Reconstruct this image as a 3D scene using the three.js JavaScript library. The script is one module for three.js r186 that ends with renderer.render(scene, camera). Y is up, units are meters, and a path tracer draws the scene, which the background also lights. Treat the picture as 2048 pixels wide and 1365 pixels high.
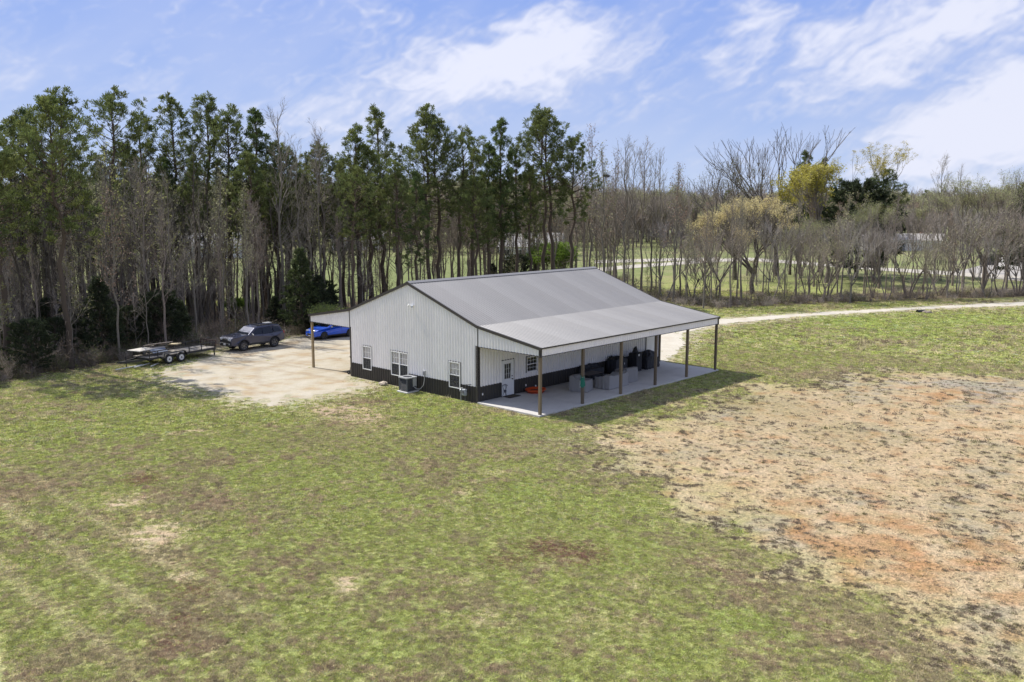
import * as THREE from 'three';
import { mergeGeometries } from 'three/addons/utils/BufferGeometryUtils.js';
import { RoundedBoxGeometry } from 'three/addons/geometries/RoundedBoxGeometry.js';
import { createNoise2D, createNoise3D } from 'simplex-noise';

// ---------------------------------------------------------------- seeded chance and noise
function makeRng(seed) {
  let s = seed >>> 0;
  return () => { s = (s + 0x6d2b79f5) | 0; let t = Math.imul(s ^ (s >>> 15), 1 | s); t = (t + Math.imul(t ^ (t >>> 7), 61 | t)) ^ t; return ((t ^ (t >>> 14)) >>> 0) / 4294967296; };
}
const rnd = makeRng(20240317);
const noise2 = createNoise2D(makeRng(11)), noise3 = createNoise3D(makeRng(12));
const fbm = (x, y, oct = 3) => { let a = 1, f = 1, s = 0, n = 0; for (let i = 0; i < oct; i++) { s += a * noise2(x * f + i * 17.3, y * f - i * 9.1); n += a; a *= 0.5; f *= 2.07; } return s / n; };
const clamp = (x, a = 0, b = 1) => Math.min(b, Math.max(a, x));
const smooth = (a, b, x) => { const t = clamp((x - a) / (b - a)); return t * t * (3 - 2 * t); };
const lerp = (a, b, t) => a + (b - a) * t;
const R = Math.PI / 180;

// ---------------------------------------------------------------- scene, camera, sky, sun, exposure
const scene = new THREE.Scene();
const CAM = new THREE.Vector3(35.24, 11.2, 34.54), YAW = 0.7556, PITCH = 0.1518;
const camera = new THREE.PerspectiveCamera(42.72, 2048 / 1365, 0.5, 4000);
camera.position.copy(CAM);
camera.rotation.set(-PITCH, YAW, 0, 'YXZ');

const renderer = new THREE.WebGLRenderer({ antialias: true });
renderer.toneMapping = THREE.LinearToneMapping;
renderer.toneMappingExposure = 1.34;
renderer.shadowMap.enabled = true;

const SUN = new THREE.Vector3(-3.2, 3.8, 0.52).normalize();     // towards the sun: left of the view, 50 degrees up
const sun = new THREE.DirectionalLight(new THREE.Color(1, 0.955, 0.88), 5.0);
sun.position.copy(SUN).multiplyScalar(150);
sun.target.position.set(0, 0, 0);
sun.castShadow = true;
sun.shadow.mapSize.set(4096, 4096);
Object.assign(sun.shadow.camera, { left: -120, right: 120, top: 120, bottom: -120, near: 1, far: 400 });
scene.add(sun, sun.target);

// the sky: thin spring blue with wisps and sheets of cirrus
{
  const W = 4096, H = 2048, data = new Float32Array(W * H * 4);
  const fx = -Math.sin(YAW), fz = -Math.cos(YAW), rx = Math.cos(YAW), rz = -Math.sin(YAW);
  // cloud banks: [azimuth right of north-west view, elevation, half width, half height, slant, weight]
  const banks = [[1.8, 9.4, 5.6, 2.1, 12, 0.95], [-3.5, 8.4, 6.5, 2.0, 10, 0.75], [4.6, 10.8, 1.6, 1.3, 60, 0.35], [-8.5, 11.6, 2.4, 1.4, 40, 0.45], [15, 11.0, 1.9, 1.6, 60, 0.75], [13.6, 8.6, 0.9, 1.3, 70, 0.4],
    [19.5, 10.2, 2.6, 0.7, 25, 0.7], [23.5, 10, 5, 1.6, 25, 0.8], [28, 10.8, 4, 1.6, 10, 0.8], [28.5, 5.2, 6, 2.0, 25, 0.95], [22, 8.2, 4, 0.9, 15, 0.45], [29, 2.6, 7, 1.6, 0, 0.75], [-12, 5, 7, 1.6, 0, 0.5], [-29, 9, 2.5, 2.2, 70, 0.4], [-22, 8.5, 5, 1.3, 60, 0.25], [8, 6.4, 5, 0.8, 25, 0.4], [17.5, 6.5, 3, 0.8, 0, 0.35],
    [60, 14, 22, 5, 15, 0.8], [100, 22, 25, 9, 25, 0.7], [-70, 18, 24, 6, 30, 0.7], [-115, 12, 22, 5, 10, 0.8], [160, 18, 30, 7, 20, 0.8], [-160, 30, 25, 10, 20, 0.6], [30, 40, 30, 12, 20, 0.6], [-40, 35, 30, 12, 30, 0.6], [5, 24, 22, 5, 20, 0.7], [30, 6.2, 6.5, 2.4, 20, 0.5], [0.5, 10.2, 3.6, 1.4, 25, 0.35], [-30, 22, 14, 4, 30, 0.7], [35, 20, 16, 5, 20, 0.7], [75, 35, 20, 8, 30, 0.8], [125, 40, 24, 10, 10, 0.8], [180, 40, 30, 10, 20, 0.8], [-100, 42, 24, 9, 30, 0.7], [140, 8, 22, 4, 10, 0.8], [-170, 12, 22, 5, 15, 0.8], [-140, 20, 18, 5, 25, 0.7], [100, 60, 50, 12, 10, 0.7], [-80, 62, 50, 12, 20, 0.7]];
  for (let row = 0; row < H; row++) {
    const up = ((row + 0.5) / H - 0.5) * Math.PI, el = up / R, cu = Math.cos(up), y = Math.sin(up);
    for (let col = 0; col < W; col++) {
      const o = (row * W + col) * 4, round = ((col + 0.5) / W - 0.5) * 2 * Math.PI, x = Math.cos(round) * cu, z = Math.sin(round) * cu;
      const cs = x * SUN.x + y * SUN.y + z * SUN.z, ang = Math.acos(clamp(cs, -1, 1)) / R;
      const e = Math.max(el, 0);
      // clear air: pale low down, deeper blue higher up, milky round the sun
      const t = Math.pow(clamp(e / 15), 0.75), t2 = smooth(12, 70, e), glow = Math.exp(-ang / 26);
      let r = lerp(lerp(0.53, 0.205, t), 0.29, t2) + glow * 0.32, g = lerp(lerp(0.64, 0.345, t), 0.37, t2) + glow * 0.3, b = lerp(lerp(0.84, 0.8, t), 0.6, t2) + glow * 0.22;
      if (el > 0) {
        let az = Math.atan2(rx * x + rz * z, fx * x + fz * z) / R;
        const up_ = Math.sin(up) + 0.06, px = x / up_, pz = z / up_;                       // the wisps lie in a high sheet of air
        const wx = fbm(az * 0.12 + 5, el * 0.3, 3), wy = fbm(az * 0.12 - 9, el * 0.3 + 4, 3);
        const ca = az + wx * 2.2, ce = el + wy * 1.3;
        let bias = -0.32;
        for (const [ba, be, bw, bh, sl, wt] of banks) {
          let da = ca - ba; if (da > 180) da -= 360; if (da < -180) da += 360;
          const de = ce - be, c = Math.cos(sl * R), s = Math.sin(sl * R), u = (da * c + de * s) / bw, v = (-da * s + de * c) / bh, q = u * u + v * v;
          if (q < 9) bias += wt * Math.exp(-q * 0.9);
        }
        const s1 = Math.cos(32 * R), s2 = Math.sin(32 * R), su = az * s1 + el * s2, sv = -az * s2 + el * s1;
        const streak = fbm(su * 0.16 + wx * 0.8, sv * 0.75 + wy * 0.8, 5), fine = fbm(su * 0.7 + wx, sv * 2.6 + wy, 4), lumps = fbm(az * 0.35 + wx, el * 0.6 + wy * 1.5, 4);
        const d = bias + 0.37 * streak + 0.2 * lumps + 0.2 * fine + 0.25 * fbm(px * 0.35, pz * 0.35, 3);
        const c = 0.9 * smooth(-0.3, 0.95, d), veil = 0.14 * smooth(-0.6, 0.5, fbm(su * 0.06, sv * 0.2, 3));
        const a = clamp(c + veil * (1 - c)), lit = 0.9 + 0.1 * smooth(0, 0.8, d) + glow * 0.4;
        r = lerp(r, 0.79 * lit, a); g = lerp(g, 0.81 * lit, a); b = lerp(b, 0.93 * lit, a);
      } else { r = 0.30; g = 0.30; b = 0.26; }
      data[o] = r; data[o + 1] = g; data[o + 2] = b; data[o + 3] = 1;
    }
  }
  const sky = new THREE.DataTexture(data, W, H, THREE.RGBAFormat, THREE.FloatType);
  sky.mapping = THREE.EquirectangularReflectionMapping;
  sky.magFilter = THREE.LinearFilter; sky.minFilter = THREE.LinearFilter; sky.wrapS = THREE.RepeatWrapping;
  sky.needsUpdate = true;
  scene.background = sky; scene.environment = sky;
  scene.backgroundIntensity = 0.79; scene.environmentIntensity = 0.79;
}

// ---------------------------------------------------------------- naming, tagging, copying
const taken = new Map();
function numbered(name) { const n = taken.get(name) ?? 0; taken.set(name, n + 1); return n ? name + '_' + String(n).padStart(3, '0') : name; }
function shadows(o) { o.traverse((m) => { if (m.isMesh) { m.castShadow = true; m.receiveShadow = true; } }); return o; }
function tag(o, label, category, group) { o.userData = { label, category }; if (group) o.userData.group = group; return o; }
function thing(name, label, category, [x, y, z] = [0, 0, 0], turn = 0, group) {
  const o = new THREE.Group(); o.name = numbered(name); o.position.set(x, y, z); o.rotation.y = turn; scene.add(o);
  return tag(o, label, category, group);
}
function part(name, geo, mat, parent) { const m = new THREE.Mesh(geo, mat); m.name = name; m.castShadow = m.receiveShadow = true; parent.add(m); return m; }
function folder(name, parent) { const g = new THREE.Group(); g.name = name; parent.add(g); return g; }
function copyOf(o, name, pos, turn, scale, label, group) {
  const c = o.clone(); c.name = numbered(name); scene.add(c); c.position.set(...pos); c.rotation.y = turn; c.scale.set(...scale);
  c.userData = { ...o.userData, label }; if (group) c.userData.group = group; else delete c.userData.group;
  return c;
}
function struct(name, geo, mat, label) { const m = new THREE.Mesh(geo, mat); m.name = numbered(name); m.receiveShadow = m.castShadow = true; m.userData = { kind: 'structure' }; if (label) m.userData.label = label; scene.add(m); return m; }
const std = (color, roughness = 0.8, extra = {}) => new THREE.MeshStandardMaterial({ color: Array.isArray(color) ? new THREE.Color().setRGB(...color) : color, roughness, ...extra });

// geometry collector: vertices, colours, triangles
class MB {
  constructor() { this.p = []; this.c = []; this.i = []; this.uv = null; }
  v(x, y, z, c) { this.p.push(x, y, z); if (c) this.c.push(c[0], c[1], c[2]); return this.p.length / 3 - 1; }
  tri(a, b, c, col) { const n = this.p.length / 3; for (const q of [a, b, c]) this.v(q[0], q[1], q[2], col); this.i.push(n, n + 1, n + 2); }
  quad(a, b, c, d, col) { const n = this.p.length / 3; for (const q of [a, b, c, d]) this.v(q[0], q[1], q[2], col); this.i.push(n, n + 1, n + 2, n, n + 2, n + 3); }
  tube(pts, rad, sides, col) {
    const n0 = this.p.length / 3, up = new THREE.Vector3(), T = new THREE.Vector3(), A = new THREE.Vector3(), B = new THREE.Vector3();
    for (let k = 0; k < pts.length; k++) {
      const a = pts[Math.max(0, k - 1)], b = pts[Math.min(pts.length - 1, k + 1)];
      T.set(b[0] - a[0], b[1] - a[1], b[2] - a[2]).normalize();
      up.set(Math.abs(T.y) > 0.9 ? 1 : 0, Math.abs(T.y) > 0.9 ? 0 : 1, 0);
      A.crossVectors(up, T).normalize(); B.crossVectors(T, A);
      for (let s = 0; s < sides; s++) {
        const w = (s / sides) * 2 * Math.PI, cx = Math.cos(w) * rad[k], sx = Math.sin(w) * rad[k];
        this.v(pts[k][0] + A.x * cx + B.x * sx, pts[k][1] + A.y * cx + B.y * sx, pts[k][2] + A.z * cx + B.z * sx, Array.isArray(col?.[0]) ? col[k] : col);
      }
    }
    for (let k = 0; k < pts.length - 1; k++) for (let s = 0; s < sides; s++) {
      const a = n0 + k * sides + s, b = n0 + k * sides + (s + 1) % sides, c = a + sides, d = b + sides;
      this.i.push(a, b, c, b, d, c);
    }
  }
  geo() {
    const g = new THREE.BufferGeometry();
    g.setAttribute('position', new THREE.Float32BufferAttribute(this.p, 3));
    if (this.c.length) g.setAttribute('color', new THREE.Float32BufferAttribute(this.c, 3));
    if (this.uv) g.setAttribute('uv', new THREE.Float32BufferAttribute(this.uv, 2));
    g.setIndex(this.i); g.computeVertexNormals();
    return g;
  }
}
const box = (w, h, d, x = 0, y = 0, z = 0) => new THREE.BoxGeometry(w, h, d).translate(x, y, z);
const rbox = (w, h, d, r, x = 0, y = 0, z = 0) => new RoundedBoxGeometry(w, h, d, 2, Math.min(r, w / 2.01, h / 2.01, d / 2.01)).translate(x, y, z);
const cyl = (r0, r1, h, n = 16) => new THREE.CylinderGeometry(r0, r1, h, n);
const clean = (g) => { const q = g.index ? g.toNonIndexed() : g; for (const k of Object.keys(q.attributes)) if (!['position', 'normal', 'uv'].includes(k)) q.deleteAttribute(k); return q; };
const merge = (list) => mergeGeometries(list.map(clean));
function pipe(points, r, n = 6, seg) { return new THREE.TubeGeometry(new THREE.CatmullRomCurve3(points.map((p) => new THREE.Vector3(...p)), false, 'catmullrom', 0.1), seg ?? Math.max(2, (points.length - 1) * 3), r, n, false); }
function bar(a, b, w, h = w) {                                      // a square bar from a to b
  const A = new THREE.Vector3(...a), B = new THREE.Vector3(...b), L = A.distanceTo(B), g = new THREE.BoxGeometry(w, h, L);
  g.applyMatrix4(new THREE.Matrix4().lookAt(A, B, Math.abs(B.y - A.y) > 0.99 * L ? new THREE.Vector3(1, 0, 0) : new THREE.Vector3(0, 1, 0)));
  return g.translate((A.x + B.x) / 2, (A.y + B.y) / 2, (A.z + B.z) / 2);
}
// whether a place on the ground could be in the picture or just beside it
const FW = [-Math.sin(YAW), -Math.cos(YAW)], RT = [Math.cos(YAW), -Math.sin(YAW)];
function ahead(x, z) { const dx = x - CAM.x, dz = z - CAM.z; return [dx * FW[0] + dz * FW[1], dx * RT[0] + dz * RT[1]]; }
function nearFrame(x, z, margin = 1.12) { const [d, s] = ahead(x, z); return d > 16 && Math.abs(s) < d * 0.587 * margin + 1; }

// tiling detail textures: luminance speckle round a mean
function tile(size, seed, fn) {
  const data = new Uint8Array(size * size * 4), r = makeRng(seed);
  const grids = new Map();
  const vn = (x, y, cells) => {                                     // tiling value noise
    if (!grids.has(cells)) grids.set(cells, Float32Array.from({ length: cells * cells }, () => r()));
    const g = grids.get(cells), fx = (x / size) * cells, fy = (y / size) * cells, ix = Math.floor(fx), iy = Math.floor(fy), tx = fx - ix, ty = fy - iy;
    const ux = tx * tx * (3 - 2 * tx), uy = ty * ty * (3 - 2 * ty), a = (ix % cells), b = (ix + 1) % cells, c = (iy % cells) * cells, d = ((iy + 1) % cells) * cells;
    return lerp(lerp(g[c + a], g[c + b], ux), lerp(g[d + a], g[d + b], ux), uy);
  };
  for (let y = 0, o = 0; y < size; y++) for (let x = 0; x < size; x++, o += 4) {
    const q = fn(x, y, vn, r);
    data[o] = clamp(q[0]) * 255; data[o + 1] = clamp(q[1]) * 255; data[o + 2] = clamp(q[2]) * 255; data[o + 3] = 255;
  }
  const t = new THREE.DataTexture(data, size, size);
  t.wrapS = t.wrapT = THREE.RepeatWrapping; t.magFilter = THREE.LinearFilter; t.minFilter = THREE.LinearMipmapLinearFilter; t.needsUpdate = true;
  return t;
}

// ---------------------------------------------------------------- the ground: lawn, bare sand, gravel, leaf litter
const poly = {
  sand: [[9.6, -8.5], [9.2, -16], [12, -18.8], [14.2, -27.5], [21.1, -29.6], [28.1, -27.9], [42, -20], [44, 4], [34, 10.5], [30.5, 11.2], [28.7, 10.8], [25.8, 10], [22.9, 9.2], [19.7, 7.6], [18, 6.4], [15.3, 4.6], [12.4, 3.6], [10.2, 2.4], [9.6, -0.5], [10, -5]],
  gravel: [[-22.6, 8.2], [-25.5, 4.4], [-28.5, 0.5], [-28.9, -3], [-30.5, -8.1], [-30, -14], [-26, -20], [-12, -20], [-12, 0.2], [-9, 0.6], [-8.3, 1.1], [-7.8, 3.2], [-8.1, 5.3], [-8.2, 8.2], [-10, 8.9], [-13, 9], [-16.5, 9.2], [-19.5, 9.4]],
  drive: [[-26, -18], [-12.4, -18.2], [0.2, -18.75], [-0.6, -21.6], [-3.0, -27.1], [-6.8, -32.8], [-7.5, -40.1], [-4.2, -52.4], [1.9, -66.2], [9.5, -79], [17.8, -94.2], [30, -118], [27, -121], [14.8, -98.4], [8.5, -83.9], [1.2, -69.3], [-5.3, -55.7], [-9.6, -44.2], [-14.5, -35], [-21, -26], [-28, -20]],
  wood: [[-21, 32], [-23.5, 21], [-26.1, 17], [-27.3, 12], [-27.4, 7], [-29, 1.2], [-30.4, -8.7], [-31.5, -20], [-33, -34], [-33, -48], [-25, -55], [-15.2, -50.5], [-11.2, -59.5], [-4.6, -71.2], [5.4, -87.4], [13.2, -102], [6, -107], [-1.5, -93], [-11, -79], [-19, -66], [-28, -60], [-40, -66], [-46, -80], [-56, -78], [-51, -50], [-50, -25], [-54, -2], [-58, 34]],
  backlawn: [[-53, -12], [-143, -66], [-120, -100], [-74, -104], [-46, -80], [-30, -54], [-30, -26]],
};
function inside(P, x, z) {                                          // distance inside a polygon, negative outside
  let d = 1e9, odd = false;
  for (let i = 0, j = P.length - 1; i < P.length; j = i++) {
    const [ax, az] = P[j], [bx, bz] = P[i], vx = bx - ax, vz = bz - az, t = clamp(((x - ax) * vx + (z - az) * vz) / (vx * vx + vz * vz)), ex = x - ax - vx * t, ez = z - az - vz * t;
    d = Math.min(d, ex * ex + ez * ez);
    if ((az > z) !== (bz > z) && x < ax + ((z - az) / (bz - az)) * vx) odd = !odd;
  }
  return (odd ? 1 : -1) * Math.sqrt(d);
}
for (const k of Object.keys(poly)) { const P = poly[k], xs = P.map((q) => q[0]), zs = P.map((q) => q[1]); P.box = [Math.min(...xs), Math.max(...xs), Math.min(...zs), Math.max(...zs)]; }
function insideNear(P, x, z, pad) { const b = P.box; return x < b[0] - pad || x > b[1] + pad || z < b[2] - pad || z > b[3] + pad ? -pad : Math.max(-pad, inside(P, x, z)); }
// patches seen in the lawn: [x, z, radius, kind, strength]
const patches = [[2.2, 21.3, 0.9, 'pale', 1.1], [6.2, 21.9, 1.1, 'pale', 1.3], [7.4, 22.2, 0.8, 'pale', 1], [8.4, 22.4, 0.7, 'brown', 1], [11.6, 23.3, 0.6, 'red', 0.7], [13.2, 24.3, 0.6, 'red', 0.8], [14.2, 25.2, 0.6, 'red', 0.7], [4.4, 21.5, 0.5, 'pale', 0.8], [8.9, 22.7, 0.5, 'pale', 0.7], [19.2, 18.6, 0.6, 'pale', 0.7], [21.5, 16.8, 0.9, 'pale', 0.5], [17.2, 17.3, 0.5, 'pale', 0.5], [16, 9.8, 2.5, 'bright', 0.35], [9, 13.5, 3, 'bright', 0.3], [3, 14.5, 2.5, 'bright', 0.3], [-10, 18, 3, 'bright', 0.35], [9.2, 1.2, 1.6, 'pale', 0.6], [8.8, 3.2, 2.2, 'grey', 0.7], [11.2, 1.4, 1.6, 'grey', 0.7], [10.5, 23, 0.5, 'pale', 0.8], [12.4, 23.7, 0.8, 'brown', 1], [13.7, 24.2, 0.8, 'brown', 1], [14.6, 24.9, 0.7, 'brown', 0.8], [9, 22.6, 0.7, 'brown', 0.9], [12.8, 27.3, 0.7, 'brown', 1.1], [13.1, 28.2, 0.8, 'brown', 1],
  [17, 13.6, 0.8, 'red', 0.9], [18.3, 13.3, 0.8, 'red', 0.9], [16.8, 15.3, 0.6, 'red', 0.7], [14.4, 14.8, 0.6, 'brown', 1], [14.3, 19.7, 0.4, 'pale', 0.9], [14.9, 20, 0.45, 'pale', 1], [10.1, 8.9, 0.8, 'pale', 0.8], [11, 11.5, 0.55, 'pale', 0.8], [-6.3, 15.3, 0.3, 'mound', 1], [-6.2, 14.35, 0.35, 'mound', 1], [-5.8, 14, 0.3, 'mound', 1], [-4.9, 14, 0.25, 'mound', 1],
  [-3.6, 6.4, 2.2, 'pink', 1.3], [-1.2, 6.9, 1.5, 'pink', 0.8], [-5.6, 6.6, 1.3, 'pink', 1], [-4.6, 4.6, 1.5, 'brown', 1], [-1.5, 8.2, 1.2, 'brown', 0.9], [-3.4, 7.4, 1.3, 'brown', 0.7], [0.6, 8.2, 1.3, 'pink', 0.6], [-0.3, 11.2, 2.0, 'brown', 0.7], [4, 7.6, 2.2, 'brown', 0.4], [7.1, 5.5, 2.4, 'brown', 0.55], [11, 3.4, 2.0, 'brown', 0.5], [5.2, 1.65, 1.3, 'bright', 1], [3.6, 1.7, 1, 'bright', 0.8], [1.8, 0.6, 1.7, 'straw', 1], [4.6, 0.5, 0.9, 'pale', 0.6], [-3.5, 2.2, 2.4, 'bright', 0.5], [-1, 1.6, 2, 'bright', 0.5], [12.3, 10.3, 1, 'bright', 0.8],
  [0, 19.6, 0.7, 'red', 0.9], [2.7, 19.7, 1.2, 'brown', 0.8], [5.1, 19, 1.3, 'brown', 0.8], [8, 18.5, 1.1, 'brown', 0.8], [14.5, 3.5, 0.9, 'grey', 1], [24.5, 14, 0.7, 'bright', 1], [24.6, 11, 1.2, 'brown', 1], [22, 11.4, 1.3, 'brown', 0.8], [27.5, 12.2, 1.4, 'brown', 0.8], [21.1, 14, 0.4, 'pale', 0.8], [0.1, -52.5, 4.5, 'bright', 0.9], [9.7, -61.5, 5, 'bright', 1], [6, -47, 6, 'bright', 0.6], [-16, 10.5, 2.2, 'straw', 0.7], [-7.5, 7, 1.8, 'bright', 0.5], [-19.5, 12.5, 3.5, 'bright', 0.5], [8.3, -5.5, 2, 'olive', 0.8], [9.6, -10.5, 2, 'olive', 0.8], [13.5, -11, 3, 'olive', 0.55], [18, -7.5, 2.5, 'olive', 0.45]];
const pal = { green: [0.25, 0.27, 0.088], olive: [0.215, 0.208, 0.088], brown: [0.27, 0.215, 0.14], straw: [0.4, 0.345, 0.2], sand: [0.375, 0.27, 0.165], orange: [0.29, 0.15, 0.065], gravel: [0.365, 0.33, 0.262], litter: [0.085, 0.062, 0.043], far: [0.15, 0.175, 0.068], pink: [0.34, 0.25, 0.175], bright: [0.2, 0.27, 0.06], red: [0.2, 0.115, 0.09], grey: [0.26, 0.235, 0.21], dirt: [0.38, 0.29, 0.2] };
const lineGap = (L, x, z) => { let d = 1e9; for (let i = 0; i < L.length - 1; i++) { const [ax, az] = L[i], [bx, bz] = L[i + 1], vx = bx - ax, vz = bz - az, t = clamp(((x - ax) * vx + (z - az) * vz) / (vx * vx + vz * vz)); d = Math.min(d, Math.hypot(x - ax - vx * t, z - az - vz * t)); } return d; };
// clay washed out in runnels over the sand, wheel tracks in the gravel
const runnels = [[[21.66, 4.93], [22.33, 5.67], [22.48, 6.51], [23.34, 6.87]], [[24.99, 4.75], [26.1, 5.36], [26.7, 6.2], [26.1, 7.6]], [[27, 3.4], [28.5, 4.6], [27.8, 5.9]], [[23.6, 6.3], [24.8, 7.3], [25.1, 8.1]], [[23, 4.4], [24.6, 3.6], [26.4, 3.2]], [[18.4, -21.5], [19.3, -20], [19.6, -21]]];
const tracks = [[[-24.6, -16], [-23.6, -8], [-22.4, -1], [-19.5, 4.5], [-15, 7.2]], [[-22.8, -16], [-21.9, -8], [-20.7, -1.5], [-18.2, 3.4], [-14, 5.8]], [[-25.6, 4], [-22, 1.5], [-17, 0.4], [-12.8, -0.4]], [[-25.2, 5.6], [-21.5, 3.1], [-16.5, 2.0], [-12.4, 1.3]]];
const mix = (a, b, t) => { a[0] += (b[0] - a[0]) * t; a[1] += (b[1] - a[1]) * t; a[2] += (b[2] - a[2]) * t; };
// colour of the ground at a place, and what grows there
function groundAt(x, z) {
  const far = Math.hypot(x - CAM.x, z - CAM.z);
  const n1 = fbm(x / 7.5, z / 7.5, 2), n2 = fbm(x / 2.1 + 40, z / 2.1, 3), n3 = fbm(x / 0.55 + 90, z / 0.55, 2), n4 = fbm(x / 3.4 - 60, z / 3.4 + 15, 3), n5 = fbm(x / 1.1 - 20, z / 1.1 + 75, 2);
  const w = { bright: 0, brown: 0, pale: 0, red: 0, pink: 0, straw: 0, mound: 0, grey: 0, olive: 0 };
  for (const [px, pz, pr, kind, s] of patches) { const dx = x - px, dz = z - pz, q = (dx * dx + dz * dz) / (pr * pr); if (q < 5) w[kind] += s * Math.exp(-q); }
  const sandIn = insideNear(poly.sand, x, z, 8) + n4 * 2.6 + n2 * 1.5 + n3 * 0.7;
  const mow = smooth(17, 12, x) * smooth(20.5, 23.5, z) * Math.pow(0.5 + 0.5 * Math.cos(((z - 24.7) * 2 * Math.PI) / 1.9 + n1 * 0.9), 6);
  const rightFar = smooth(-14, -30, z) * smooth(-2, 8, x);
  const near = smooth(31, 22, far) * 0.12;
  const brown = clamp(smooth(0.04, 0.7, n1 * 0.3 + n2 * 0.36 + n5 * 0.34 + n3 * 0.34 + 0.12 + near + 0.42 * fbm(x / 17 + 8, z / 17 - 3, 2)) * 0.85 + w.brown * (0.55 + 0.6 * n3) - w.bright * 0.8 + smooth(-5, -0.5, sandIn) * 0.14 + rightFar * 0.1);
  const straw = clamp(smooth(0.1, 0.7, n4 * 0.7 + n5 * 0.45) * 0.55 + w.straw + mow * 0.75 * smooth(-0.8, 0.1, n2 + 0.2) + w.pale * 0.3 - w.bright * 0.4 + rightFar * 0.12 * (1 + n4));
  const c = [...pal.green];
  mix(c, pal.bright, clamp(smooth(0.0, 0.6, -n2 * 0.6 - n1 * 0.5) * 0.3 + w.bright));
  mix(c, pal.olive, clamp(0.32 + 0.5 * n5 + w.olive * 0.5) * 0.7);
  mix(c, pal.straw, straw * 0.8);
  mix(c, pal.brown, brown * 0.85);
  mix(c, pal.red, clamp(w.red * (0.6 + n3)));
  mix(c, pal.pink, clamp(w.pink * (0.8 + 0.9 * n3 + 0.6 * n2)));
  mix(c, pal.dirt, clamp(w.pale * (0.8 + 1.2 * n3 + 0.6 * n5) + w.mound * 1.1));
  mix(c, pal.grey, clamp(w.grey * (0.5 + n3)));
  // the bare sandy field
  const sand = smooth(-4.0, 3.4, sandIn), olive = clamp(w.olive);
  if (sand > 0) {
    const s = [...pal.sand], o = smooth(0.15, 0.62, fbm(x / 2.6 + 7, z / 2.6, 3) + 0.45 * Math.exp(-((x - 25.5) ** 2 + (z - 6) ** 2) / 14) + 0.4 * Math.exp(-((x - 19.5) ** 2 + (z + 21) ** 2) / 14) + 0.12 * n3);
    mix(s, [0.385, 0.3, 0.195], 0.5 + 0.5 * n4);
    mix(s, [0.3, 0.245, 0.155], smooth(-0.1, 0.5, n1 + 0.3 * n2) * 0.75);
    mix(s, [0.2, 0.165, 0.125], smooth(0.1, 0.65, n3 * 0.5 + n5 * 0.5 + n2 * 0.25) * 0.55);
    mix(s, pal.orange, o * 0.6);
    if (z > -24 && z < 10 && x > 16) { let d = 9; for (const L of runnels) d = Math.min(d, lineGap(L, x + 0.35 * n3 + 0.25 * n5, z + 0.35 * n5)); mix(s, [0.31, 0.16, 0.075], smooth(0.5, 0.08, d) * 0.6); }
    mix(s, pal.grey, smooth(0.2, 0.7, n1 * 0.5 + n5 * 0.4 + smooth(-14, -26, z) * 0.4) * 0.7);
    mix(s, [0.2, 0.175, 0.09], olive * 0.75);
    mix(c, s, sand);
  }
  // leaf litter in the wood, bright lawn beyond it
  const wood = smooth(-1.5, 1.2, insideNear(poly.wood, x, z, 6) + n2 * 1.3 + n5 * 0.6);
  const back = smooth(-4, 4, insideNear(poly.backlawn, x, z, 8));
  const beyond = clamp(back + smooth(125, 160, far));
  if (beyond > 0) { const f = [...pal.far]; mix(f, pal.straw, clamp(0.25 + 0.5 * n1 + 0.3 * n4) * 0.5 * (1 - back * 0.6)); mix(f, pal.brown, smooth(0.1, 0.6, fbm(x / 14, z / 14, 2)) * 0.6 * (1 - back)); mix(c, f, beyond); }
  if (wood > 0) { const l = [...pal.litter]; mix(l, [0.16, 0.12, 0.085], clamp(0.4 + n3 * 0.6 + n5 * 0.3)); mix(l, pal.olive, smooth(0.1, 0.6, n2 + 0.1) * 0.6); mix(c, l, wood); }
  const gravelIn = Math.max(insideNear(poly.gravel, x, z, 5), insideNear(poly.drive, x, z, 5)) + n2 * 0.55 + n3 * 0.5 + n5 * 0.3;
  const gravel = smooth(-3.2, 0.6, gravelIn + n5 * 0.8 + n3 * 0.6);
  if (gravel > 0) { const g = [...pal.gravel]; mix(g, pal.dirt, clamp(0.35 + n2 * 0.6)); mix(c, g, gravel * 0.85); }
  const bare = clamp(Math.max(sand * (1 - olive * 0.8), gravel, wood * 0.75, w.pale * (0.75 + 0.7 * n3 + 0.4 * n5), w.mound, w.pink * (0.6 + 0.6 * n3), w.grey * (0.4 + n3)));
  return { c, sand, wood, gravel, gravelIn, brown, straw, bare, w, mow, bright: w.bright, back: beyond, n: [n1, n2, n3, n4, n5] };
}
const turfTile = tile(1024, 3, (x, y, vn) => {
  const a = vn(x, y, 16), b = vn(x, y, 64), c = vn(x, y, 170), d = vn(x + y * 0.2, y, 400), e = vn(y, x, 512);
  const l = 0.22 + 0.1 * a + 0.3 * b + 0.5 * c * c + 0.3 * d + 0.2 * e;
  return [l * (0.97 + 0.1 * (b - 0.5)), l, l * (0.95 + 0.12 * (a - 0.5))];
});
const gravelTile = tile(1024, 4, (x, y, vn) => {
  const a = vn(x, y, 12), b = vn(x, y, 90), c = vn(x, y, 256), d = vn(x, y, 512), l = 0.52 + 0.08 * a + 0.14 * b + 0.2 * c + 0.26 * d;
  return [l, l * (0.985 + 0.03 * (c - 0.5)), l * (0.95 + 0.1 * (b - 0.5))];
});
const groundMat = std([1.32, 1.32, 1.32], 0.96, { map: turfTile, vertexColors: true, bumpMap: turfTile, bumpScale: 0.05 });
groundMat.specularIntensity = 0.3;
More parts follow.
